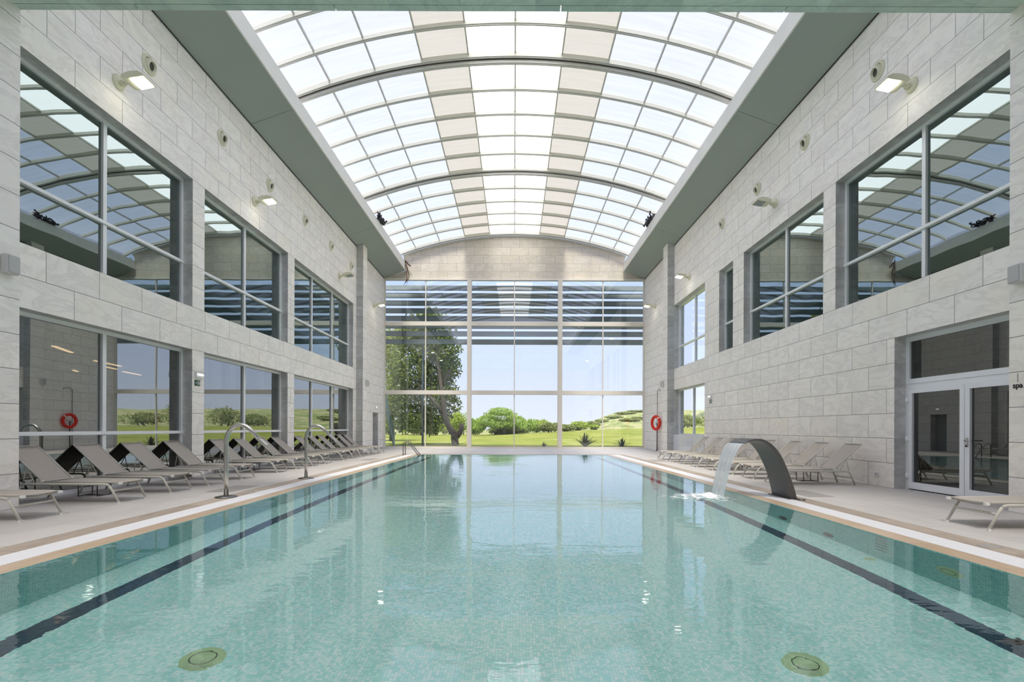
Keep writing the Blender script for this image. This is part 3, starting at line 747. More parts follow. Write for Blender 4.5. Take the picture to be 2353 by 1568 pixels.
# ------------------------------------------------------------------ wall fittings
def flood(side, lit):
    root = empty('floodlight', (0,0,0))
    b = MB(); b.lathe([(0,.0),(.15,.0),(.15,.02),(.12,.05),(.05,.06),(0,.06)], Matrix.Rotation(R(90), 4, 'Y'), 20); b.build('wall_plate', 'cream', root)
    b = MB(); b.tube([(.04,0,0),(.14,0,-.01),(.22,0,.0)], .035, 8); b.tube([(.10,-.05,-.02),(.10,.05,-.02)], .045, 10); b.build('arm', 'cream', root)
    T = Matrix.Translation((.42, 0, .03)) @ Matrix.Rotation(R(-8), 4, 'Y')
    pr = [(-.24,-.02),(-.20,.055),(-.04,.085),(.12,.07),(.22,.0),(.22,-.035),(.12,-.045),(-.16,-.05)]
    b = MB(); n_ = len(pr)
    b.add([T @ Vector((p[0], -.19, p[1])) for p in pr]+[T @ Vector((p[0], .19, p[1])) for p in pr],
          [(i, (i+1) % n_, (i+1) % n_+n_, i+n_) for i in range(n_)]+[tuple(range(n_)), tuple(range(n_, 2*n_))[::-1]])
    hs_ = sm_bevel(b.build('housing', 'cream', root), .012)
    b = MB(); T2 = T @ Matrix.Translation((.06, 0, -.052)) @ Matrix.Rotation(R(-3), 4, 'Y'); b.obox(T2, .25, .30, .02); b.build('lens', 'lamp_on' if lit else 'lamp_off', hs_)
    return root
names = {10.1: 'nearest', 15.4: 'second', 22.9: 'third', 28.45: 'farthest'}
protos = {}
for sd in (-1, 1):
    for Y, lit in zip((10.1, 15.4, 22.9, 28.45), (1, 1, 0, 1) if sd < 0 else (1, 0, 1, 1)):
        if lit not in protos: protos[lit] = o = flood(sd, lit)
        else: o = copy_tree(protos[lit])
        o.location = (sd*XW, Y, 8.2); o.rotation_euler = (0, 0, 0 if sd < 0 else R(180))
        tag(o, '%s cream floodlight with square lens, %s of four along the %s wall' % ('lit' if lit else 'unlit', names[Y], 'left' if sd < 0 else 'right'), 'floodlight', 'floodlights on the side walls')
def vent():
    root = empty('air_vent'); T = Matrix.Rotation(R(90), 4, 'Y')
    b = MB(); b.lathe([(.0,.005),(.145,.005),(.145,.03),(.16,.04),(.20,.03),(.21,.0)], T, 32); b.build('flange', 'cream', root)
    T2 = T @ Matrix.Translation((.02, 0, .02)) @ Matrix.Rotation(R(16), 4, 'Y') 
    b = MB(); b.lathe([(.15,-.03),(.145,.02),(.13,.06),(.105,.085),(.095,.08),(.092,.01),(.0,.01)], T2, 32); nz_ = b.build('nozzle', 'cream', root)
    b = MB(); b.lathe([(.0,.03),(.093,.03)], T2, 24); b.build('bore', 'bore', nz_)
    return root
vp_ = None
vy = {-1: (10.94, 13.68, 16.35, 19.1, 21.8, 24.5), 1: (11.05, 13.8, 16.5, 19.3)}
ordn = ['nearest', 'second', 'third', 'fourth', 'fifth', 'farthest']
for sd in (-1, 1):
    for i, Y in enumerate(vy[sd]):
        o = vent() if vp_ is None else copy_tree(vp_)
        if vp_ is None: vp_ = o
        o.location = (sd*XW, Y, 9.16); o.rotation_euler = (0, 0, 0 if sd < 0 else R(180))
        nm_ = ordn[i] if not (sd > 0 and i == 3) else 'farthest'
        tag(o, 'round cream air nozzle high up, %s along the %s wall' % (nm_, 'left' if sd < 0 else 'right'), 'air vent', 'round air nozzles on the side walls')

def speaker(loc, rz, label, s=1.0):
    root = empty('loudspeaker', loc, rz)
    b = MB(); b.box(-.11*s, .11*s, 0, .13*s, -.155*s, .155*s); sm_bevel(b.build('cabinet', 'grey', root), .03*s, 3)
    b = MB(); b.box(-.09*s, .09*s, .131*s, .138*s, -.13*s, .13*s); b.build('grille', plain('speaker_grille', srgb(.74, .74, .73), .8), root)
    tag(root, label, 'loudspeaker', 'small wall loudspeakers')
speaker((-7.565, 7.45, 3.66), R(-90), 'pale grey loudspeaker on the near left stone pier', .92)
speaker((7.565, 7.47, 3.58), R(90), 'pale grey loudspeaker on the near right stone pier', .92)
speaker((-7.68, 25.95, 3.55), R(-90), 'small grey loudspeaker on the far left pilaster')
speaker((7.68, 25.75, 3.55), R(90), 'small grey loudspeaker on the far right pilaster')

def emerg(loc, side, label, w_=.30):
    root = empty('emergency_light', loc, 0 if side < 0 else R(180))
    b = MB(); b.box(0, .07, -w_/2, w_/2, -.07, .07); cs = sm_bevel(b.build('case', 'white', root), .015)
    b = MB(); b.box(.07, .078, -w_/2+.03, w_/2-.03, -.01, .025); b.build('diffuser', 'emerg', cs)
    tag(root, label, 'emergency light', 'emergency lights on the stone walls')
def exitsign(loc, side, label):
    root = empty('exit_sign', loc, 0 if side < 0 else R(180))
    b = MB(); b.box(0, .008, -.11, .11, -.07, .07); b.build('plate', 'green', root)
    b = MB(); e_ = .0085
    def qd(y0, y1, z0, z1): b.box(e_, e_+.002, y0, y1, z0, z1)
    qd(.085, .10, -.055, .055); qd(.0, .02, -.05, .05)
    # running figure
    b.lathe([(0,0),(.011,0),(.011,.002),(0,.002)], Matrix.Translation((e_, .060, .036)) @ Matrix.Rotation(R(90), 4, 'Y'), 10)
    b.tube([(e_, .058, .022), (e_, .050, -.008)], .008, 5); b.tube([(e_, .050, -.008), (e_, .068, -.022), (e_, .062, -.045)], .006, 5); b.tube([(e_, .050, -.008), (e_, .036, -.030)], .006, 5); b.tube([(e_, .036, .012), (e_, .056, .016), (e_, .074, .004)], .004, 5)
    # arrow
    b.tube([(e_, -.02, 0), (e_, -.08, 0)], .006, 5); b.tube([(e_, -.055, .026), (e_, -.085, 0), (e_, -.055, -.026)], .006, 5)
    b.build('pictogram', 'white', root); tag(root, label, 'sign', 'running man exit signs')
emerg((-XW, 12.68, 2.56), -1, 'white emergency light above the green exit sign on the left pillar')
exitsign((-XW, 12.66, 2.36), -1, 'small green exit sign on the pillar between the low left windows')
emerg((XW, 20.4, 2.55), 1, 'white emergency light on the right stone wall beside the far window', .26)
exitsign((XW, 20.4, 2.36), 1, 'small green exit sign under the emergency light on the right wall')
emerg((-XW, 28.95, 2.42), -1, 'tiny white emergency light above the far left doorway', .26)
r_ = empty('wall_socket', (XW, 11.04, .26))
b = MB(); b.box(-.03, 0, -.05, .05, -.05, .05); sm_bevel(b.build('box', 'socket', r_), .006)
b = MB(); b.box(-.035, -.03, -.012, .012, -.01, .01); b.build('outlet', 'dark', r_)
tag(r_, 'small white wall socket low on the right stone wall', 'socket')

# spa lettering on the near right pier
cu = bpy.data.curves.new('lettering', 'FONT'); cu.body = 'spa'; cu.size = .115; cu.extrude = .002; cu.offset = .0022; cu.align_x = 'CENTER'
to = bpy.data.objects.new('tmp', cu); COL.objects.link(to); bpy.context.view_layer.update()
me = bpy.data.meshes.new_from_object(to.evaluated_get(bpy.context.evaluated_depsgraph_get())); COL.objects.unlink(to); bpy.data.objects.remove(to)
me.materials.clear(); me.materials.append(M['black'])
lt = empty('wall_sign', (7.562, 7.515, 1.93)); tag(lt, 'black spa lettering with a thin line above on the near right pier', 'sign')
o = bpy.data.objects.new('lettering', me); COL.objects.link(o); o.parent = lt; o.rotation_euler = (R(90), 0, R(-90)); o.location = (0, 0, -.05)
b = MB(); b.box(-.002, 0, -.003, .003, .035, .17); b.build('line', 'steelr', lt)

# life buoy on its stand, far right
r_ = empty('life_buoy', (7.78, 27.45, 1.56)); r_.rotation_euler = (0, 0, R(28))
b = MB(); N = 40
b.tube([(0, .29*math.cos(2*math.pi*i/N), .34*math.sin(2*math.pi*i/N)) for i in range(N)], .075, 12, closed=True); b.build('ring', 'red', r_)
for k in range(4):
    a0 = math.pi/4+k*math.pi/2
    b = MB(); b.tube([(0, .29*math.cos(a0+t), .34*math.sin(a0+t)) for t in (-.1, -.05, 0, .05, .1)], .078, 12); b.build('band', 'white' if k == 1 else 'red', r_)
b = MB(); b.tube([(0, .385*math.cos(2*math.pi*i/N), .435*math.sin(2*math.pi*i/N)+.01*math.sin(8*math.pi*i/N)) for i in range(N)], .008, 5, closed=True); b.build('rope', 'red', r_)
tag(r_, 'orange red life buoy ring hanging by the far right wall', 'life buoy')
r_ = empty('buoy_stand', (7.90, 27.62, 0))
b = MB(); b.tube([(0,0,0),(0,0,1.55)], .03, 10); b.build('post', 'steelr', r_)
b = MB(); b.lathe([(0,0),(.12,0),(.12,.015),(0,.015)], Matrix.Identity(4), 20); b.build('base', 'steelr', r_)
b = MB(); b.tube([(0,0,1.50),(-.10,-.05,1.50)], .02, 8); b.build('bracket', 'steelr', r_)
tag(r_, 'slim steel post holding the life buoy by the far right wall', 'stand')
b = MB(); b.tube([(7.97,27.85,.02),(7.97,27.85,3.30),(7.93,27.60,3.40),(7.95,27.30,3.36),(7.96,27.25,3.28)], .014, 6)
tag(b.build('rescue_pole', 'steelr'), 'long thin rescue pole with a hooked top leaning on the far right wall', 'pole')

# ------------------------------------------------------------------ loungers
def lounger():
    root = empty('sun_lounger'); W = .64
    for s in (0, 1):
        y = .02 if s == 0 else W-.02
        b = MB(); b.tube([(.17,y,.285),(.21,y,.305),(.26,y,.31),(1.50,y,.31),(1.56,y,.305),(1.60,y,.285)], .021, 8, flat=.65); b.build('side_rail', 'lframe', root)
        b = MB(); b.tube([(0,y,.0),(.135,y,.235),(.17,y,.285)], .021, 8, flat=.65); lg = b.build('leg', 'lframe', root)
        b = MB(); b.tube([(1.72,y,.0),(1.62,y,.25),(1.60,y,.285)], .021, 8, flat=.65); b.build('leg', 'lframe', root)
        yy = y+(.03 if s == 0 else -.03)
        b = MB(); b.tube([(.02,yy,.325),(.10,yy,.335),(1.28,yy,.345)], .014, 8); sr = b.build('seat_rail', 'lframe', root)
        b = MB(); b.box(-.015, .03, yy-.02, yy+.02, .308, .342); b.build('end_cap', 'cap', sr)
        b = MB(); b.box(1.26, 1.30, yy-.018, yy+.018, .335, .372); b.build('end_cap', 'cap', sr)
        b = MB(); b.tube([(1.56,yy,.60),(1.42,yy,.35),(1.44,yy,.30)], .010, 6); b.tube([(1.55,yy,.585),(1.60,yy,.33)], .008, 6); b.build('strut', 'lframe', root)
        b = MB(); b.box(-.012, .02, y-.02, y+.02, 0, .022); b.build('foot', 'cap', lg)
    b = MB(); nx = 10
    def sheet(pts, y0, y1, sag, t=.008):
        ny = 8; vs = []
        for (x, z) in pts:
            for j in range(ny+1):
                u = j/ny; vs.append((x, y0+(y1-y0)*u, z-sag*4*u*(1-u)))
        k = len(pts); fs = [(i*(ny+1)+j, (i+1)*(ny+1)+j, (i+1)*(ny+1)+j+1, i*(ny+1)+j+1) for i in range(k-1) for j in range(ny)]
        o = len(vs); vs += [(x, y, z-t) for x, y, z in vs]
        fs2 = [tuple(reversed([q_+o for q_ in f])) for f in fs]
        b.add(vs, fs+fs2, 0, True)
        edge = [j for j in range(ny+1)]
        for a_ in range(ny): b.add([vs[a_], vs[a_+1], vs[a_+1+o], vs[a_+o]], [(0,1,2,3)]); 
        L_ = (k-1)*(ny+1)
        for a_ in range(ny): b.add([vs[L_+a_], vs[L_+a_+1], vs[L_+a_+1+o], vs[L_+a_+o]], [(3,2,1,0)])
        for i in range(k-1):
            p, q_ = i*(ny+1), (i+1)*(ny+1)
            b.add([vs[p], vs[q_], vs[q_+o], vs[p+o]], [(0,1,2,3)]); b.add([vs[p+ny], vs[q_+ny], vs[q_+ny+o], vs[p+ny+o]], [(3,2,1,0)])
    sheet([(.02+1.24*i/nx, .345+.008*(i/nx)) for i in range(nx+1)], .035, W-.035, .012); b.build('seat', 'fabric', root)
    b = MB(); sheet([(1.29+.60*i/nx, .365+.555*i/nx) for i in range(nx+1)], .055, W-.055, .015); b.build('backrest', 'fabric', root)
    b = MB()
    for y in (.05, W-.05): b.tube([(1.28,y,.355),(1.885,y,.912)], .015, 8)
    b.tube([(1.89,.05,.915),(1.89,W-.05,.915)], .012, 8); b.tube([(1.28,.05,.352),(1.28,W-.05,.352)], .010, 8); b.build('backrest_frame', 'lframe', root)
    b = MB(); b.tube([(.11,.02,.20),(.11,W-.02,.20)], .016, 8, flat=.6); b.build('crossbar', 'lframe', root); b = MB(); b.tube([(1.66,.02,.16),(1.66,W-.02,.16)], .014, 8)
    b.build('crossbar', 'lframe', root); b = MB(); b.tube([(.03,.05,.325),(.09,.14,.30),(.12,W/2,.285),(.09,W-.14,.30),(.03,W-.05,.325)], .008, 6); b.build('crossbar', 'lframe', root)
    return root
L0 = lounger(); first = True
ordw = ['', 'nearest', 'second', 'third', 'fourth', 'fifth', 'sixth', 'seventh', 'eighth', 'ninth', 'tenth', 'eleventh', 'twelfth', 'thirteenth', 'fourteenth']
lyl = [6.50, 8.13, 9.37, 10.52, 11.80, 13.59, 14.77, 15.97, 17.04, 18.85, 20.05, 21.05, 22.25, 23.30, 24.20]
for i, Y in enumerate(lyl):
    o = L0 if i == 0 else copy_tree(L0)
    o.location = (-6.42, Y+.64, 0); o.rotation_euler = (0, 0, R(180))
    if i == 0: t = 'taupe sun lounger cut off by the left edge of the picture'
    elif i == 1: t = 'taupe sun lounger whose backrest is half hidden by the near left pier'
    elif i == 14: t = 'farthest taupe sun lounger of the long row by the left windows'
    else: t = 'taupe sun lounger by the left windows, %s in the row from the near pier' % ordw[i]
    tag(o, t, 'sun lounger', 'sun loungers along the left windows')
lyr = [11.13, 12.30, 13.45, 14.80, 16.06, 17.36, 18.50, 19.85]
for i, Y in enumerate(lyr):
    o = copy_tree(L0); o.location = (5.88, Y, 0); o.rotation_euler = (0, 0, 0)
    t = ['nearest taupe sun lounger of the right row, just past the spa door', 'second taupe sun lounger of the right row, seen right of the steel arch', 'third taupe sun lounger of the right row, seen through the arch'][i] if i < 3 else 'taupe sun lounger against the right stone wall, %s in the row from the spa door' % ordw[i+1]
    if i == 7: t = 'farthest taupe sun lounger of the row along the right wall'
    tag(o, t, 'sun lounger', 'sun loungers along the right wall')
o = copy_tree(L0); o.location = (5.87, 6.17, 0); o.rotation_euler = (0, 0, 0); tag(o, 'taupe sun lounger standing in front of the white spa door, in the near right corner', 'sun lounger')
for ch in [x for x in COL.objects if x.parent == o]: pass

def side_table():
    root = empty('side_table')
    b = MB(); b.box(-.20, .20, -.17, .17, .285, .30); sm_bevel(b.build('table_top', 'tabled', root), .006)
    for x_ in (-.17, .17):
        b = MB(); b.tube([(x_,-.15,.285),(x_,-.15,.012),(x_,.15,.012),(x_,.15,.285)], .011, 6); b.build('leg', 'tabled', root)
    b = MB(); b.box(-.17, .17, -.012, .012, .005, .02); b.build('stretcher', 'tabled', root)
    return root
T0 = side_table()
for i, (x_, y_, t) in enumerate([(-7.60, 9.08, 'low dark side table between the first two full loungers on the left'), (-7.62, 14.50, 'low dark side table far along the left lounger row'),
                                 (7.05, 12.03, 'low dark side table between the two nearest loungers of the right row'), (6.95, 15.75, 'low dark side table behind the falling water in the right lounger row')]):
    o = T0 if i == 0 else copy_tree(T0); o.location = (x_, y_, 0); tag(o, t, 'side table', 'low dark side tables between the loungers')

# ------------------------------------------------------------------ pool fittings
def jet():
    root = empty('water_jet')
    b = MB(); b.lathe([(0,0),(.18,0),(.18,.012),(.10,.03),(.05,.035),(0,.035)], Matrix.Identity(4), 28); b.build('base_plate', 'steelr', root)
    pts = [(0,0,.02),(.0,0,.5),(.0,0,.98)]
    for i in range(1, 13):
        a_ = math.pi-math.pi*.72*i/12; pts.append((.25+.25*math.cos(a_), 0, .98+.31*math.sin(a_)))
    pts += [(.60,0,1.03)]
    b = MB(); b.tube(pts, [.038]*3+[.038-.004*i/12 for i in range(12)]+[.032], 14); b.build('pipe', 'steel', root)
    b = MB(); b.add([(.58,-.03,1.075),(.58,.03,1.075),(.555,.03,1.045),(.555,-.03,1.045),(.74,-.055,.935),(.74,.055,.935),(.715,.055,.905),(.715,-.055,.905)],
                    [(0,1,2,3),(7,6,5,4),(0,4,5,1),(1,5,6,2),(2,6,7,3),(3,7,4,0)]); sm_bevel(b.build('nozzle', 'steel', root), .006)
    return root
J = jet(); J.location = (-5.12, 8.91, 0); tag(J, 'near hooked steel water jet pipe on the left pool edge', 'water jet', 'hooked steel water jets')
J2 = copy_tree(J); J2.location = (-5.07, 12.21, 0); tag(J2, 'far hooked steel water jet pipe on the left pool edge', 'water jet', 'hooked steel water jets')

r_ = empty('pool_ladder', (-5.0, 22.6, 0)); tag(r_, 'small steel grab rail ladder at the far left corner of the pool', 'ladder')
for y_ in (0, .45):
    b = MB(); pts = [(0,y_,0),(0,y_,.45)]
    for i in range(1, 9):
        a_ = math.pi-math.pi*.78*i/8; pts.append((.14+.14*math.cos(a_), y_, .47+.14*math.sin(a_)))
    pts += [(.58,y_,.13),(.68,y_,.02),(.70,y_,-.1),(.70,y_,-.9)]
    b.tube(pts, .021, 8); b.build('rail', 'steelr', r_)
for z in (-.25, -.5, -.75):
    b = MB(); b.box(.65, .75, .02, .43, z-.012, z+.012); b.build('tread', 'steelr', r_)

# steel arch with a falling sheet of water
outer = [(5.04,0),(5.0,.163),(4.935,.36),(4.85,.574),(4.737,.805),(4.606,.96),(4.48,1.043),(4.357,1.073),(4.21,1.05),(4.12,1.0)]
inner = [(4.935,0),(4.90,.17),(4.845,.376),(4.77,.574),(4.655,.800),(4.54,.945),(4.44,1.015),(4.33,1.042),(4.20,1.028),(4.115,.985)]
def smooth(pl, n=4):
    o = []
    for i in range(len(pl)-1):
        p0 = Vector(pl[max(0,i-1)]); p1 = Vector(pl[i]); p2 = Vector(pl[i+1]); p3 = Vector(pl[min(len(pl)-1,i+2)])
        for k in range(n):
            t = k/n; o.append(tuple(.5*((2*p1)+(-p0+p2)*t+(2*p0-5*p1+4*p2-p3)*t*t+(-p0+3*p1-3*p2+p3)*t**3)))
    o.append(pl[-1]); return o
so, si = smooth(outer), smooth(inner)
r_ = empty('water_arch', (5.0, 9.23, 0)); tag(r_, 'curved wide steel waterfall spout arching over the right pool edge', 'fountain')
b = MB(); ya, yb = 8.90, 9.56; k = len(so)
vs = [(p[0]-5.0, ya-9.23, p[1]) for p in so]+[(p[0]-5.0, ya-9.23, p[1]) for p in si]+[(p[0]-5.0, yb-9.23, p[1]) for p in so]+[(p[0]-5.0, yb-9.23, p[1]) for p in si]
fs = []
for i in range(k-1):
    fs += [(i,i+1,k+i+1,k+i),(2*k+i,3*k+i,3*k+i+1,2*k+i+1),(i,2*k+i,2*k+i+1,i+1),(k+i,k+i+1,3*k+i+1,3*k+i)]
fs += [(0,k,3*k,2*k),(k-1,3*k-1,4*k-1,2*k-1)]
b.add(vs, fs); b.build('spout', 'steelr', r_)
b = MB(); b.box(-.13, .10, -.36, .36, 0, .012); b.build('base_plate', 'steelr', r_)
for dy in (-.345,):
    b = MB(); b.lathe([(0,0),(.07,0),(.07,.014),(0,.014)], Matrix.Translation((.06, -.42, 0)), 18); b.build('cover_disc', 'steelr', r_)
b = MB(); nu, nv = 14, 22; vs = []
for i in range(nu+1):
    t = i/nu; z = .985-(.985+.02)*t*t; x_ = 4.115-.37*t
    y0, y1 = ya+.02+.03*t, yb-.02-.03*t
    for j in range(nv+1):
        u = j/nv; vs.append((x_+.006*math.sin(u*23+t*3), y0+(y1-y0)*u, z))
b.add(vs, [(i*(nv+1)+j, (i+1)*(nv+1)+j, (i+1)*(nv+1)+j+1, i*(nv+1)+j+1) for i in range(nu) for j in range(nv)], 0, True)
tag(b.build('falling_water', 'fall', fix=False), 'white curtain of water falling from the steel arch', 'water')
# foam where it lands
b = MB(); nx, ny = 60, 50; vs = []; eg = []
for i in range(nx+1):
    for j in range(ny+1):
        x_ = 2.55+1.75*i/nx; y_ = 8.35+1.75*j/ny
        d = math.hypot((x_-3.62)/(.75 if x_ < 3.62 else .32), (y_-9.2)/.50)
        hgt_ = max(0, 1-d)*.055*(1+noise.noise(Vector((x_*9, y_*9, 0))))+.004*noise.noise(Vector((x_*20, y_*20, 3)))
        vs.append((x_, y_, -.004+max(0, hgt_))); eg.append(max(0, min(1, d*.34+(.3 if min(i, j, nx-i, ny-j) < 3 else 0))))
b.add(vs, [(i*(ny+1)+j, (i+1)*(ny+1)+j, (i+1)*(ny+1)+j+1, i*(ny+1)+j+1) for i in range(nx) for j in range(ny)], 0, True)
o = b.build('splash_foam', 'foam', fix=False); at_ = o.data.attributes.new('edge', 'FLOAT', 'POINT')
at_.data.foreach_set('value', eg); tag(o, 'white churning foam where the water curtain hits the pool', 'foam', kind='stuff')

# deck inlays, skimmer lids, pool lights
for x0, x1, y0, y1, t in ((-5.92, -5.42, 9.60, 10.65, 'near dark grey flush hatch in the left deck beside the first jet'), (-5.85, -5.40, 19.0, 20.1, 'far dark grey flush hatch in the left deck by the pool edge'),
                          (5.42, 5.92, 9.20, 10.2, 'near dark grey flush hatch in the right deck behind the steel arch'), (5.34, 5.86, 18.9, 19.9, 'far dark grey flush hatch in the right deck before the loungers')):
    b = MB(); b.box(x0, x1, y0, y1, 0, .003); tag(b.build('deck_hatch', 'patch'), t, 'hatch', 'flush hatches in the deck')
def lid(x_, y_, t, r=.10):
    b = MB(); b.lathe([(0,.004),(r*.55,.004),(r*.6,.001),(r*.85,.001),(r*.9,.005),(r,.005),(r,-.01)], Matrix.Translation((x_, y_, 0)), 24)
    tag(b.build('skimmer_lid', 'patch'), t, 'lid', 'round deck lids')
lid(5.10, 5.36, 'round metal lid in the brown strip at the near right')
lid(-5.10, 9.7, 'round metal lid in the brown strip behind the first water jet', .08)
lid(4.9+.2, 19.9, 'small round lid near the far right pool corner', .09)
def plight(mtx, t):
    root = empty('pool_light'); root.matrix_world = mtx
    b = MB(); b.lathe([(.09,.016),(.15,.012),(.155,0)], Matrix.Identity(4), 32); b.build('rim', 'poollight', root)
    b = MB(); b.lathe([(0,.016),(.085,.018),(.088,.008)], Matrix.Identity(4), 32); b.build('lens', 'poollight', root)
    b = MB(); b.lathe([(.085,.0175),(.093,.0175)], Matrix.Identity(4), 32); b.build('seal', 'dark', root)
    tag(root, t, 'pool light', 'round underwater pool lights')
def refr(x, y, zt_=DP):
    """point on the pool floor seen at picture position (x, y)"""
    u, v = x-1181, y-984
    u, v = u+v*.0035, v-u*.0035
    d = Vector((u, F, -v)).normalized(); P0 = Vector((0,0,H)); t = (H+.02)/-d.z; P = P0+d*t
    hz = math.hypot(d.x, d.y); s1 = hz/1.33; dz = math.sqrt(1-s1*s1); L_ = (-.02-zt_)/dz
    return P.x+d.x/hz*s1*L_, P.y+d.y/hz*s1*L_
x_, y_ = refr(466, 1517); plight(Matrix.Translation((x_, y_, DP)), 'round greenish light in the pool floor at the bottom left')
x_, y_ = refr(1850, 1530); plight(Matrix.Translation((x_, y_, DP)), 'round greenish light in the pool floor at the bottom right')
plight(Matrix.Translation((PX-.004, 4.97, -.68)) @ Matrix.Rotation(R(-90), 4, 'Y'), 'round greenish light in the right pool wall')
for x_, y_, t in ((1905, 1228, 'dark oval wall jet low in the right side of the pool'), (1755, 1187, 'dark patch like jet near the steel arch under water')):
    b = MB(); xx, yy = refr(x_, y_)
    b.lathe([(0,.02),(.10,.018),(.11,0)], Matrix.Translation((PX-.004, 6.89 if x_ == 1905 else 8.05, -1.0)) @ Matrix.Rotation(R(-90), 4, 'Y'), 20)
    tag(b.build('pool_inlet', 'bore'), t, 'inlet', 'round inlets in the right pool wall')
x_, y_ = refr(1998, 1287); b = MB(); b.lathe([(0,.012),(.055,.012),(.06,0)], Matrix.Translation((x_, y_, DP)), 20); tag(b.build('floor_inlet', 'poollight'), 'tiny pale round inlet in the pool floor near the right wall', 'inlet')
r_ = empty('wall_steps', (PX-.004, 5.9, 0)); tag(r_, 'column of small recessed foothold slots in the right pool wall', 'steps')
for k in range(6):
    b = MB(); b.box(-.008, 0, -.09, .09, -.12-.14*k, -.095-.14*k); b.build('slot', 'bore', r_)
x_, y_ = refr(2330, 1479); b = MB(); b.box(x_-.09, x_+.09, y_-.05, y_+.05, DP+.006, DP+.014)
for k in range(4): b.box(x_-.08+.045*k, x_-.06+.045*k, y_-.045, y_+.045, DP+.014, DP+.018)
tag(b.build('floor_drain', 'black'), 'small dark slotted drain on the right lane line', 'drain')

# ------------------------------------------------------------------ outside
def gz(x, y):
    s1 = min(1, max(0, (y-42)/45)); s1 = s1*s1*(3-2*s1)
    z = -.03+s1*(.02+max(0, min(1, (x+6)/30))*1.35)+.06*s1*math.sin(x*.35+y*.1)
    s2 = min(1, max(0, (y-95)/80)); s2 = s2*s2*(3-2*s2); px_ = x/max(y, 1)
    k = min(1, max(0, (px_-.10)/.13)); k = k*k*(3-2*k)
    z += s2*k*6.0+s2*.5*noise.noise(Vector((x*.06, y*.04, 1)))*(1 if y > 100 else 0)
    return z
b = MB(); nx, ny = 120, 110; X0, X1 = -110, 130; vs = []
yy = [YB+.1+(300-YB)*(j/ny)**1.7 for j in range(ny+1)]
for j in range(ny+1):
    for i in range(nx+1): x = X0+(X1-X0)*i/nx; vs.append((x, yy[j], gz(x, yy[j])))
b.add(vs, [(j*(nx+1)+i, j*(nx+1)+i+1, (j+1)*(nx+1)+i+1, (j+1)*(nx+1)+i) for j in range(ny) for i in range(nx)], 0, True)
struct(b.build('floor_lawn', 'lawn', fix=False))
b = MB(); b.box(-110, -16.6, -60, YB+.1, -.06, -.03); b.box(16.6, 130, -60, YB+.1, -.06, -.03); b.box(-16.6, -XW-WT-.01, 25.3, YB+.1, -.06, -.03); b.box(XW+WT+.01, 16.6, 20.5, YB+.1, -.06, -.03)
struct(b.build('floor_grounds', 'lawn'))
b = MB(); b.box(-9, 9, YB+.2, YB+.9, -.06, .0); struct(b.build('floor_kerb', 'roofc'))

r_ = empty('louvre_screen', (0, 32.2, 0)); tag(r_, 'grey horizontal louvre blades outside the top of the glazed end wall', 'louvre screen')
for y in (662, 679.5, 697, 714.5, 732, 749.5, 767, 785.5):
    z = H+(983-y)*32.2/F
    b = MB(); b.obox(Matrix.Translation((0, 0, z)) @ Matrix.Rotation(R(-18), 4, 'X'), 19.6, .07, .37); sm_bevel(b.build('blade', 'louv', r_), .02)
for x_ in (-9.7, 9.7):
    b = MB(); b.box(x_-.05, x_+.05, .02, .12, 0, 10.6); b.build('post', 'louv', r_)
b = MB(); b.tube([(-5.78, 31.7, -.02), (-5.78, 31.7, 6.5)], .065, 10); tag(b.build('outdoor_post', plain('post_paint', srgb(.22, .30, .34), .5)), 'dark slim post outside behind the left thin mullion', 'post')

# outdoor stair, left
r_ = empty('outdoor_stair', (-8.35, 33.4, 0)); tag(r_, 'blue grey steel stair with railing outside the far left pane', 'stair')
for x_ in (0, -1.0):
    b = MB(); b.add([(x_-.03,1.3,0),(x_+.03,1.3,0),(x_+.03,1.65,0),(x_-.03,1.65,0),(x_-.03,-1.7,3.2),(x_+.03,-1.7,3.2),(x_+.03,-1.35,3.2),(x_-.03,-1.35,3.2)],
                    [(0,1,2,3),(7,6,5,4),(0,4,5,1),(1,5,6,2),(2,6,7,3),(3,7,4,0)]); b.build('stringer', 'stair', r_)
    b = MB()
    for h_ in (.45, .70, .95): b.tube([(x_, 1.6, h_), (x_, -1.4, 3.2+h_)], .02, 6)
    b.build('handrail', 'stair', r_)
    for k in range(5):
        t = k/4; b = MB(); b.tube([(x_, 1.6-3*t, 3.2*t), (x_, 1.6-3*t, 3.2*t+.97)], .022, 6); b.build('baluster', 'stair', r_)
for k in range(14):
    t = (k+.5)/14; b = MB(); b.box(-1, 0, 1.4-3*t, 1.68-3*t, 3.2*t, 3.2*t+.04); b.build('tread', 'stair', r_)

# foliage
def leaves(b, c, rad, n, size, rnd, shell=.35, flat=0):
    for _ in range(n):
        d = Vector((rnd.gauss(0,1), rnd.gauss(0,1), rnd.gauss(0,1))).normalized(); r = (shell+(1-shell)*rnd.random())**.6
        wob = 1+.22*noise.noise(Vector((d.x*2.3+c[0], d.y*2.3+c[1], d.z*2.3+c[2])))
        p = Vector((c[0]+d.x*rad[0]*r*wob, c[1]+d.y*rad[1]*r*wob, c[2]+d.z*rad[2]*r*wob))
        s = size*rnd.uniform(.6, 1.3)
        a = Vector((rnd.gauss(0,1), rnd.gauss(0,1), rnd.gauss(0,1))).normalized(); e_ = a.orthogonal().normalized()
        b.add([p-a*s, p+e_*s*.45, p+a*s, p-e_*s*.45], [(0,1,2,3)])
def trunk(name, pts, rs, parent, n=10): 
    b = MB(); b.tube(pts, rs, n); return b.build(name, 'bark', parent)
def skx(x, Y): return (x-1181)*Y/F
def skz(y, Y): return H+(984-y)*Y/F
YT = 36.0
r_ = empty('large_tree', (skx(1045, YT), YT, 0)); tag(r_, 'large leafy tree with a forked trunk and sawn stub outside the left panes', 'tree')
tx = skx(1045, YT)
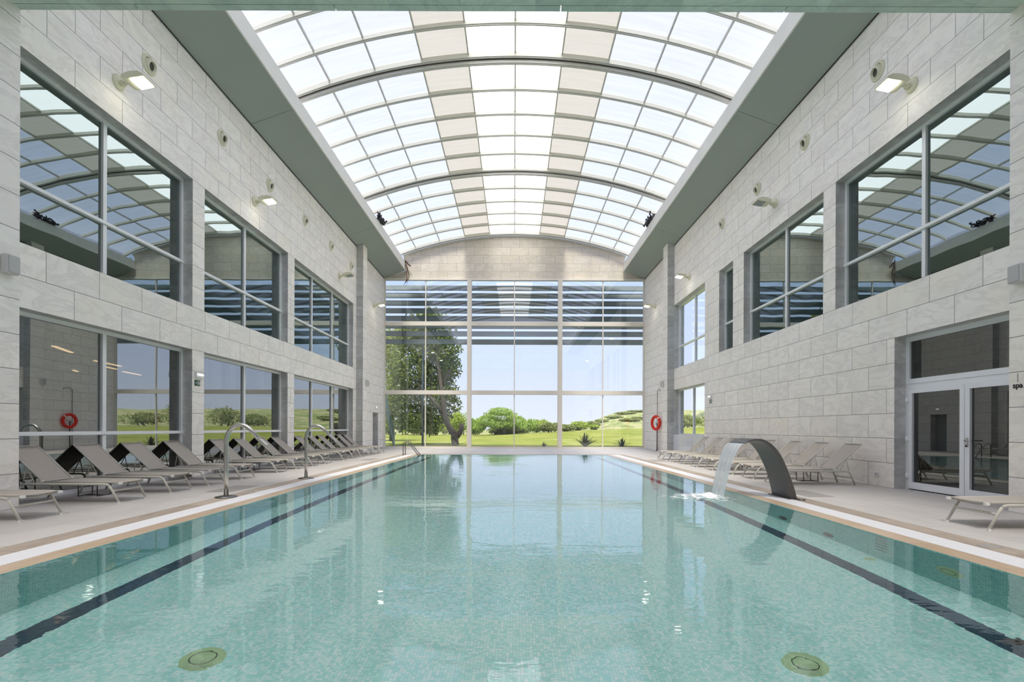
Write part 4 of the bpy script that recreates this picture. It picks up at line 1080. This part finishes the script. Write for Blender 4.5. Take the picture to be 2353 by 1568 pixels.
def tp_(x, y, dy=0): return (skx(x, YT)-tx, dy, skz(y, YT))
trunk('trunk', [tp_(1046, 1032), tp_(1046, 1020), tp_(1045, 1010), tp_(1046, 1003), tp_(1047, 998)], [.28, .27, .27, .31, .30], r_)
trunk('branch', [tp_(1047, 1003), tp_(1037, 990), tp_(1028, 975), tp_(1021, 955), tp_(1020, 930), tp_(1012, 880), tp_(1004, 820), tp_(1000, 760)], [.26, .22, .19, .19, .17, .14, .10, .05], r_)
trunk('branch', [tp_(1049, 1003), tp_(1057, 993), tp_(1060, 985), tp_(1061, 974)], [.26, .21, .17, .17], r_)
trunk('branch', [tp_(1021, 955), tp_(990, 915), tp_(955, 880), tp_(925, 850)], [.15, .11, .08, .04], r_)
trunk('branch', [tp_(1014, 890), tp_(1035, 850), tp_(1045, 810)], [.10, .07, .03], r_)
b = MB(); rnd = random.Random(3)
cl_ = [(1000, 760, 55, 40, 1500), (965, 745, 45, 40, 1200), (1020, 800, 40, 38, 1300), (975, 800, 50, 45, 1700), (935, 770, 45, 40, 1100), (1028, 842, 30, 34, 1000), (990, 860, 48, 42, 1700), (945, 850, 50, 50, 1700),
       (915, 830, 26, 40, 500), (1012, 900, 42, 34, 1400), (965, 915, 50, 42, 1700), (920, 915, 45, 48, 1500), (1000, 950, 38, 36, 1300), (955, 965, 42, 32, 1200), (905, 965, 32, 35, 900), (1040, 930, 18, 22, 260), (990, 725, 28, 22, 500), (985, 985, 20, 20, 350), (900, 890, 24, 40, 350)]
for x_, y_, rx, rz, n_ in cl_:
    s_ = YT/F; leaves(b, (skx(x_, YT)-tx, .8+rnd.uniform(-.5, .5), skz(y_, YT)), (rx*s_, 1.2, rz*s_), int(n_*(.6 if y_ > 895 else .9)), .13, rnd, .2)
b.build('crown', 'leaf', r_, fix=False)

def bush(name, x, ytop, ybase, wpx, Y, n, size, m_, label, cat='bush', group='bushes at the edge of the lawn', tr=True):
    s_ = Y/F; X = skx(x, Y); zb_ = gz(X, Y); zt_ = skz(ytop, Y)
    r_ = empty(name, (X, Y, zb_)); tag(r_, label, cat, group)
    h_ = max(.6, zt_-zb_); rnd = random.Random(int(x*7+Y))
    b = MB(); wr = wpx*s_/2
    k = 5
    for i in range(k):
        leaves(b, (rnd.uniform(-.55, .55)*wr, rnd.uniform(-.5, .5), h_*rnd.uniform(.42, .62)), (wr*.62, 1.4, h_*.45), n//k, size, rnd, .45)
    b.build('foliage', m_, r_, fix=False)
    b = MB()
    for i in range(3): b.tube([(rnd.uniform(-.3, .3)*wr, 0, -.1), (rnd.uniform(-.5, .5)*wr, 0, h_*.6)], [.08, .03], 6)
    b.build('stems', 'bark', r_)
bl = [(893, 955, 60, 80, 'leaf_y', 'yellow green bush outside by the stair, far left'), (930, 950, 60, 84, 'leaf_y', 'bright yellow green bush behind the dark tree'), (966, 954, 60, 80, 'leaf_d', 'dull green bush left of the slim dark post'),
      (1003, 958, 56, 84, 'leaf_y', 'yellow green bush behind the leaning branch'), (1062, 948, 52, 90, 'leaf_y', 'sunlit bush right of the sawn trunk stub'), (1034, 952, 50, 96, 'leaf_d', 'dull bush just behind the forked trunk'),
      (1090, 962, 46, 86, 'leaf_p', 'bush left of the round pine'), (1208, 964, 50, 88, 'leaf_p', 'bush touching the round pine on its right'), (1238, 964, 44, 94, 'leaf_y', 'pale bush with pinkish twigs beside the thick mullion'), (1264, 971, 46, 87, 'leaf_d', 'low dull bush left of the right thick mullion'),
      (1300, 975, 44, 90, 'leaf_d', 'low dull bush right of the right thick mullion'), (1328, 968, 44, 92, 'leaf_y', 'bright round bush above the largest spiky plant'), (1366, 975, 24, 92, 'leaf_y', 'small thin bush at the foot of the hill')]
for x_, yt, wpx, Y, m_, lb in bl: bush('lawn_bush', x_, yt, 1000, wpx, Y, 2600, .17, m_, lb)
bush('shady_hedge', 1148, 976, 1000, 120, 82.5, 5000, .2, 'leaf', 'dark shady hedge under and behind the round pine', 'hedge', None)
hs = [(1362, 968, 30, 118, 'first low scrub clump where the hill starts'), (1388, 966, 40, 127, 'leftmost low scrub clump on the hillside'), (1412, 961, 44, 134, 'dull scrub clump left of the thin mullion on the hill'), (1436, 955, 46, 143, 'middle scrub clump high on the hillside'),
      (1464, 950, 44, 152, 'scrub clump highest up the hillside'), (1448, 968, 56, 122, 'wide scrub clump low on the hillside'), (1470, 966, 40, 128, 'rightmost low scrub clump by the right wall')]
for i, (x_, yt, wpx, Y, lb) in enumerate(hs): bush('hill_scrub', x_, yt, 975, wpx, Y, 1800, .24, 'leaf_d', lb, 'shrub', 'scrub on the hillside')
for x_, yt, wpx, Y, lb in [(1560, 952, 90, 96, 'first of the trees mirrored in the low left windows'), (1640, 938, 90, 92, 'tall bush mirrored in the second low left window'), (1730, 925, 80, 88, 'tallest dark bush mirrored in the low left windows'), (1830, 950, 110, 92, 'wide bush mirrored in the low left windows'), (1960, 955, 90, 96, 'last bush mirrored in the nearest low left window')]:
    bush('field_bush', x_, yt, 1000, wpx, Y, 1800, .2, 'leaf_d', lb, 'bush', None)
YL = 47.0; XL = skx(900, YL); r_ = empty('pale_tree', (XL, YL, gz(XL, YL))); tag(r_, 'paler sunlit yellow green tree behind the dark tree at the far left', 'tree')
trunk('trunk', [(0,0,-.1),(.1,0,2.5),(-.1,0,5.5),(0,0,8)], [.25,.2,.13,.05], r_)
b = MB(); rnd = random.Random(21)
for x_, y_, rx, rz, n_ in [(905, 800, 34, 34, 1300), (893, 850, 34, 45, 1600), (912, 880, 30, 40, 1200), (885, 780, 26, 30, 800), (900, 925, 40, 35, 1500), (925, 770, 26, 22, 600)]:
    s_ = YL/F; leaves(b, (skx(x_, YL)-XL, rnd.uniform(-.5, .5), skz(y_, YL)-gz(XL, YL)), (rx*s_, 1.6, rz*s_), n_, .13, rnd, .2)
b.build('crown', 'leaf_t', r_, fix=False)
YP = 78
Xp = skx(1160, YP); r_ = empty('umbrella_pine', (Xp, YP, gz(Xp, YP))); tag(r_, 'round topped green pine standing alone on the lawn', 'tree')
z0 = gz(Xp, YP)
trunk('trunk', [(0,0,-.1),(-.05,0,1.0),(-.25,0,1.8)], [.28,.22,.16], r_)
for dx in (-2.2, 1.6, .3): trunk('branch', [(-.1,0,1.0),(dx*.5,0,1.9),(dx,0,2.8)], [.14,.10,.05], r_)
b = MB(); rnd = random.Random(9); s_ = YP/F
for x_, y_, rx, rz, n_ in [(1150, 958, 42, 14, 2600), (1120, 968, 28, 13, 1600), (1185, 968, 26, 13, 1500), (1150, 947, 28, 10, 1400), (1103, 980, 16, 10, 900), (1200, 978, 12, 8, 500), (1140, 975, 36, 9, 1600), (1170, 976, 22, 8, 900)]:
    leaves(b, (skx(x_, YP)-Xp, rnd.uniform(-.6, .6), skz(y_, YP)-z0), (rx*s_, 2.2, rz*s_), n_, .13, rnd, .5)
b.build('crown', 'leaf_p', r_, fix=False)

def agave(x, Y, h_, w_, n, label):
    X = skx(x, Y); r_ = empty('spiky_plant', (X, Y, 0)); tag(r_, label, 'plant', 'spiky plants outside the glass'); rnd = random.Random(int(x))
    for k in range(n):
        a_ = rnd.uniform(0, 2*math.pi); tilt = rnd.uniform(.05, 1.25); L_ = h_*rnd.uniform(.75, 1.1)
        ex = math.sin(tilt)*w_/2; ez = math.cos(tilt*.8)*L_
        d = Vector((math.cos(a_), math.sin(a_)*.6, 0)); sd_ = Vector((-d.y, d.x, 0)).normalized(); pts = []
        for i in range(7):
            t = i/6; pts.append(d*(ex*t)+Vector((0, 0, ez*(t-.18*t*t*math.sin(tilt)*2))))
        ws = [.03, .045, .05, .045, .035, .02, .002]
        b = MB(); vs = []
        for p, w2 in zip(pts, ws): vs += [p-sd_*w2, p+Vector((0,0,-.012)), p+sd_*w2]
        b.add(vs, [(3*i+j, 3*i+j+1, 3*i+j+4, 3*i+j+3) for i in range(6) for j in (0, 1)], 0, True)
        b.build('leaf', 'agave', r_, fix=False)
agave(1344, 32.4, 1.05, 1.9, 60, 'largest spiky dark plant outside the right pane')
agave(1430, 32.6, .75, 1.4, 34, 'second spiky dark plant close to the right end of the glass')
agave(1250, 32.4, .48, .75, 10, 'smallest spiky plant with a few blades left of the thick mullion')
